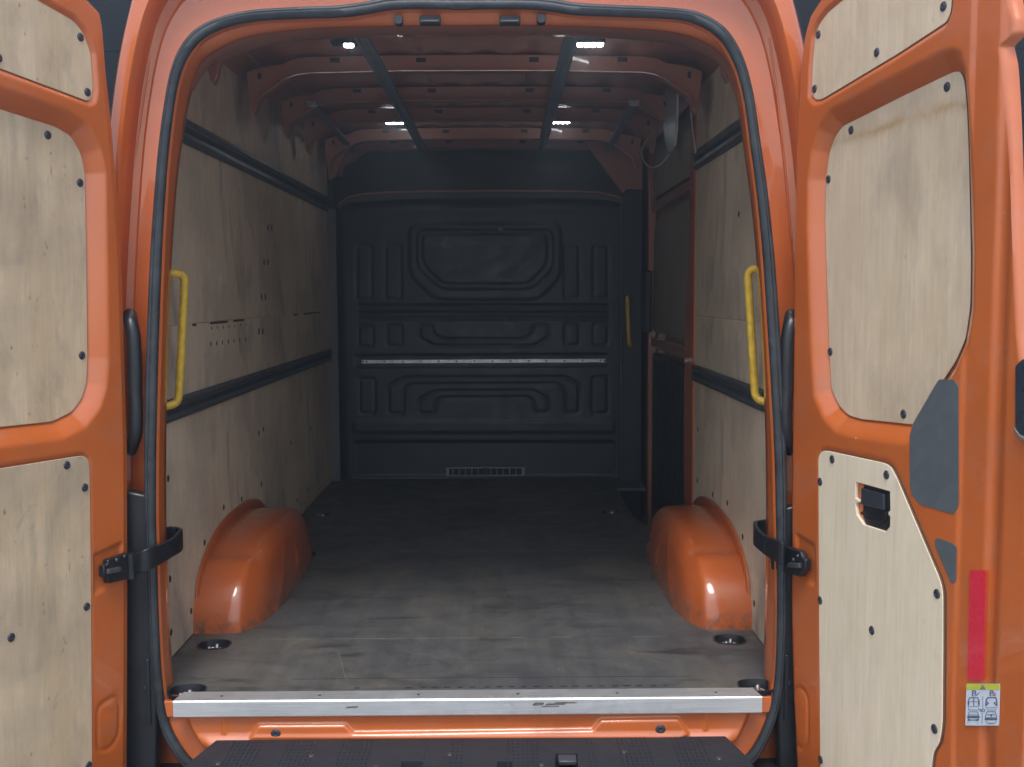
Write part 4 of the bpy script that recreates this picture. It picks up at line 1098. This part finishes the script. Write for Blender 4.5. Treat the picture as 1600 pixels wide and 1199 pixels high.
# check straps: hinged bracket on the door and a curved band round the body edge
def strap(D, s, brk, bandpts, zc, slot=False):
    pa = [D.W(*D.px(*p), -.012) for p in brk]
    root = empty('check_strap', pa[0], D.root) if False else None
    # bracket plate
    q = [D.px(*p) for p in brk]
    b = prism('strap_bracket', [D.W(a, c, -.004) for a, c in q], D.inn * .018, BLACK, D.root, bevel=.003)
    return b
S_STR = BLACK
bl = strap(LD, -1, [(152, 883), (158, 882), (159, 874), (190, 863), (203, 865), (203, 901), (160, 911), (158, 903), (152, 901)], None, .39)
br = strap(RD, 1, [(1213, 850), (1222, 848), (1262, 861), (1265, 870), (1270, 874), (1270, 891), (1265, 893), (1262, 901), (1216, 889)], None, .39)
def band(path, zc, hh, th, parent, name='check_strap'):
    P = spline([(x, y, z) for x, y, z in path], 8); v = []; n = len(P)
    for i, p in enumerate(P):
        t = (P[min(i + 1, n - 1)] - P[max(0, i - 1)]); t.z = 0; t.normalize(); nn = Vector((-t.y, t.x, 0)) * th
        h = hh * (.93 + .07 * math.sin(i * .3))
        v += [p - nn + Vector((0, 0, -h)), p + nn + Vector((0, 0, -h)), p + nn + Vector((0, 0, h)), p - nn + Vector((0, 0, h))]
    f = gridfaces(n, 4, True); f += [(0, 1, 2, 3), tuple(range(4 * n - 4, 4 * n))]
    return mk(name, v, f, BLACK, parent, bevel=.003)
a = LD.W(*LD.px(196, 883), -.022)
cb = band([(-.87, .11, .395), (-.845, .165, .395), (-.820, .165, .395), (-.806, .13, .393), (-.803, .07, .392), (-.812, 0, .390), (-.835, -.075, .388), (a.x - .003, a.y + .01, a.z)], .39, .029, .0055, LD.root)
tube('hinge_pin', [a + Vector((-.002, .0, -.034)), a + Vector((-.002, .0, .034))], .0115, BLACK, LD.root, 14)
for q, w_ in (((172, 874), .006), ((184, 868), .005)):
    c = LD.W(*LD.px(*q), -.023); dome('bolt', c, LD.inn, w_, .004, DARKSTEEL, LD.root, 10)
dprism(LD, 'bracket_tongue', [(156, 888), (176, 884), (176, 892), (156, 896)], -.030, .01, m_plain('tongue', (.05, .055, .06), .4), .002)
a = RD.W(*RD.px(1231, 868), -.022)
sc_cut = box('cutter', .76, .86, -.012, .003, .382, .412, BLACK)
cb2 = band([(.87, .11, .405), (.85, .165, .405), (.828, .168, .405), (.808, .14, .403), (.800, .08, .400), (.806, .0, .397), (.83, -.075, .393), (a.x + .003, a.y + .01, a.z)], .39, .029, .0055, RD.root)
boolcut(cb2, [sc_cut])
tube('hinge_pin', [a + Vector((.0, .0, -.034)), a + Vector((.0, .0, .034))], .0115, BLACK, RD.root, 14)
for q, w_ in (((1252, 874), .006), ((1259, 868), .005)):
    c = RD.W(*RD.px(*q), -.023); dome('bolt', c, RD.inn, w_, .004, DARKSTEEL, RD.root, 10)
dprism(RD, 'bracket_tongue', [(1246, 878), (1264, 879), (1264, 887), (1246, 886)], -.030, .01, bpy.data.materials['tongue'], .002)

# ------------------------------------------------------------------ scattering volume, added to imitate lens veil
hz_m = bpy.data.materials.new('lens_veil_volume'); hz_m.use_nodes = True
hn = hz_m.node_tree; hn.nodes.clear(); ho = hn.nodes.new('ShaderNodeOutputMaterial'); pv = hn.nodes.new('ShaderNodeVolumePrincipled')
pv.inputs['Color'].default_value = (.74, .87, 1.0, 1); pv.inputs['Density'].default_value = VEIL_D; pv.inputs['Anisotropy'].default_value = VEIL_G
hn.links.new(pv.outputs[0], ho.inputs['Volume'])
if VEIL_D > 0:
    hb = box('lens_veil', -14, 14, -8, 9, GZ - 1.0, 5.3, hz_m); hb['kind'] = 'stuff'
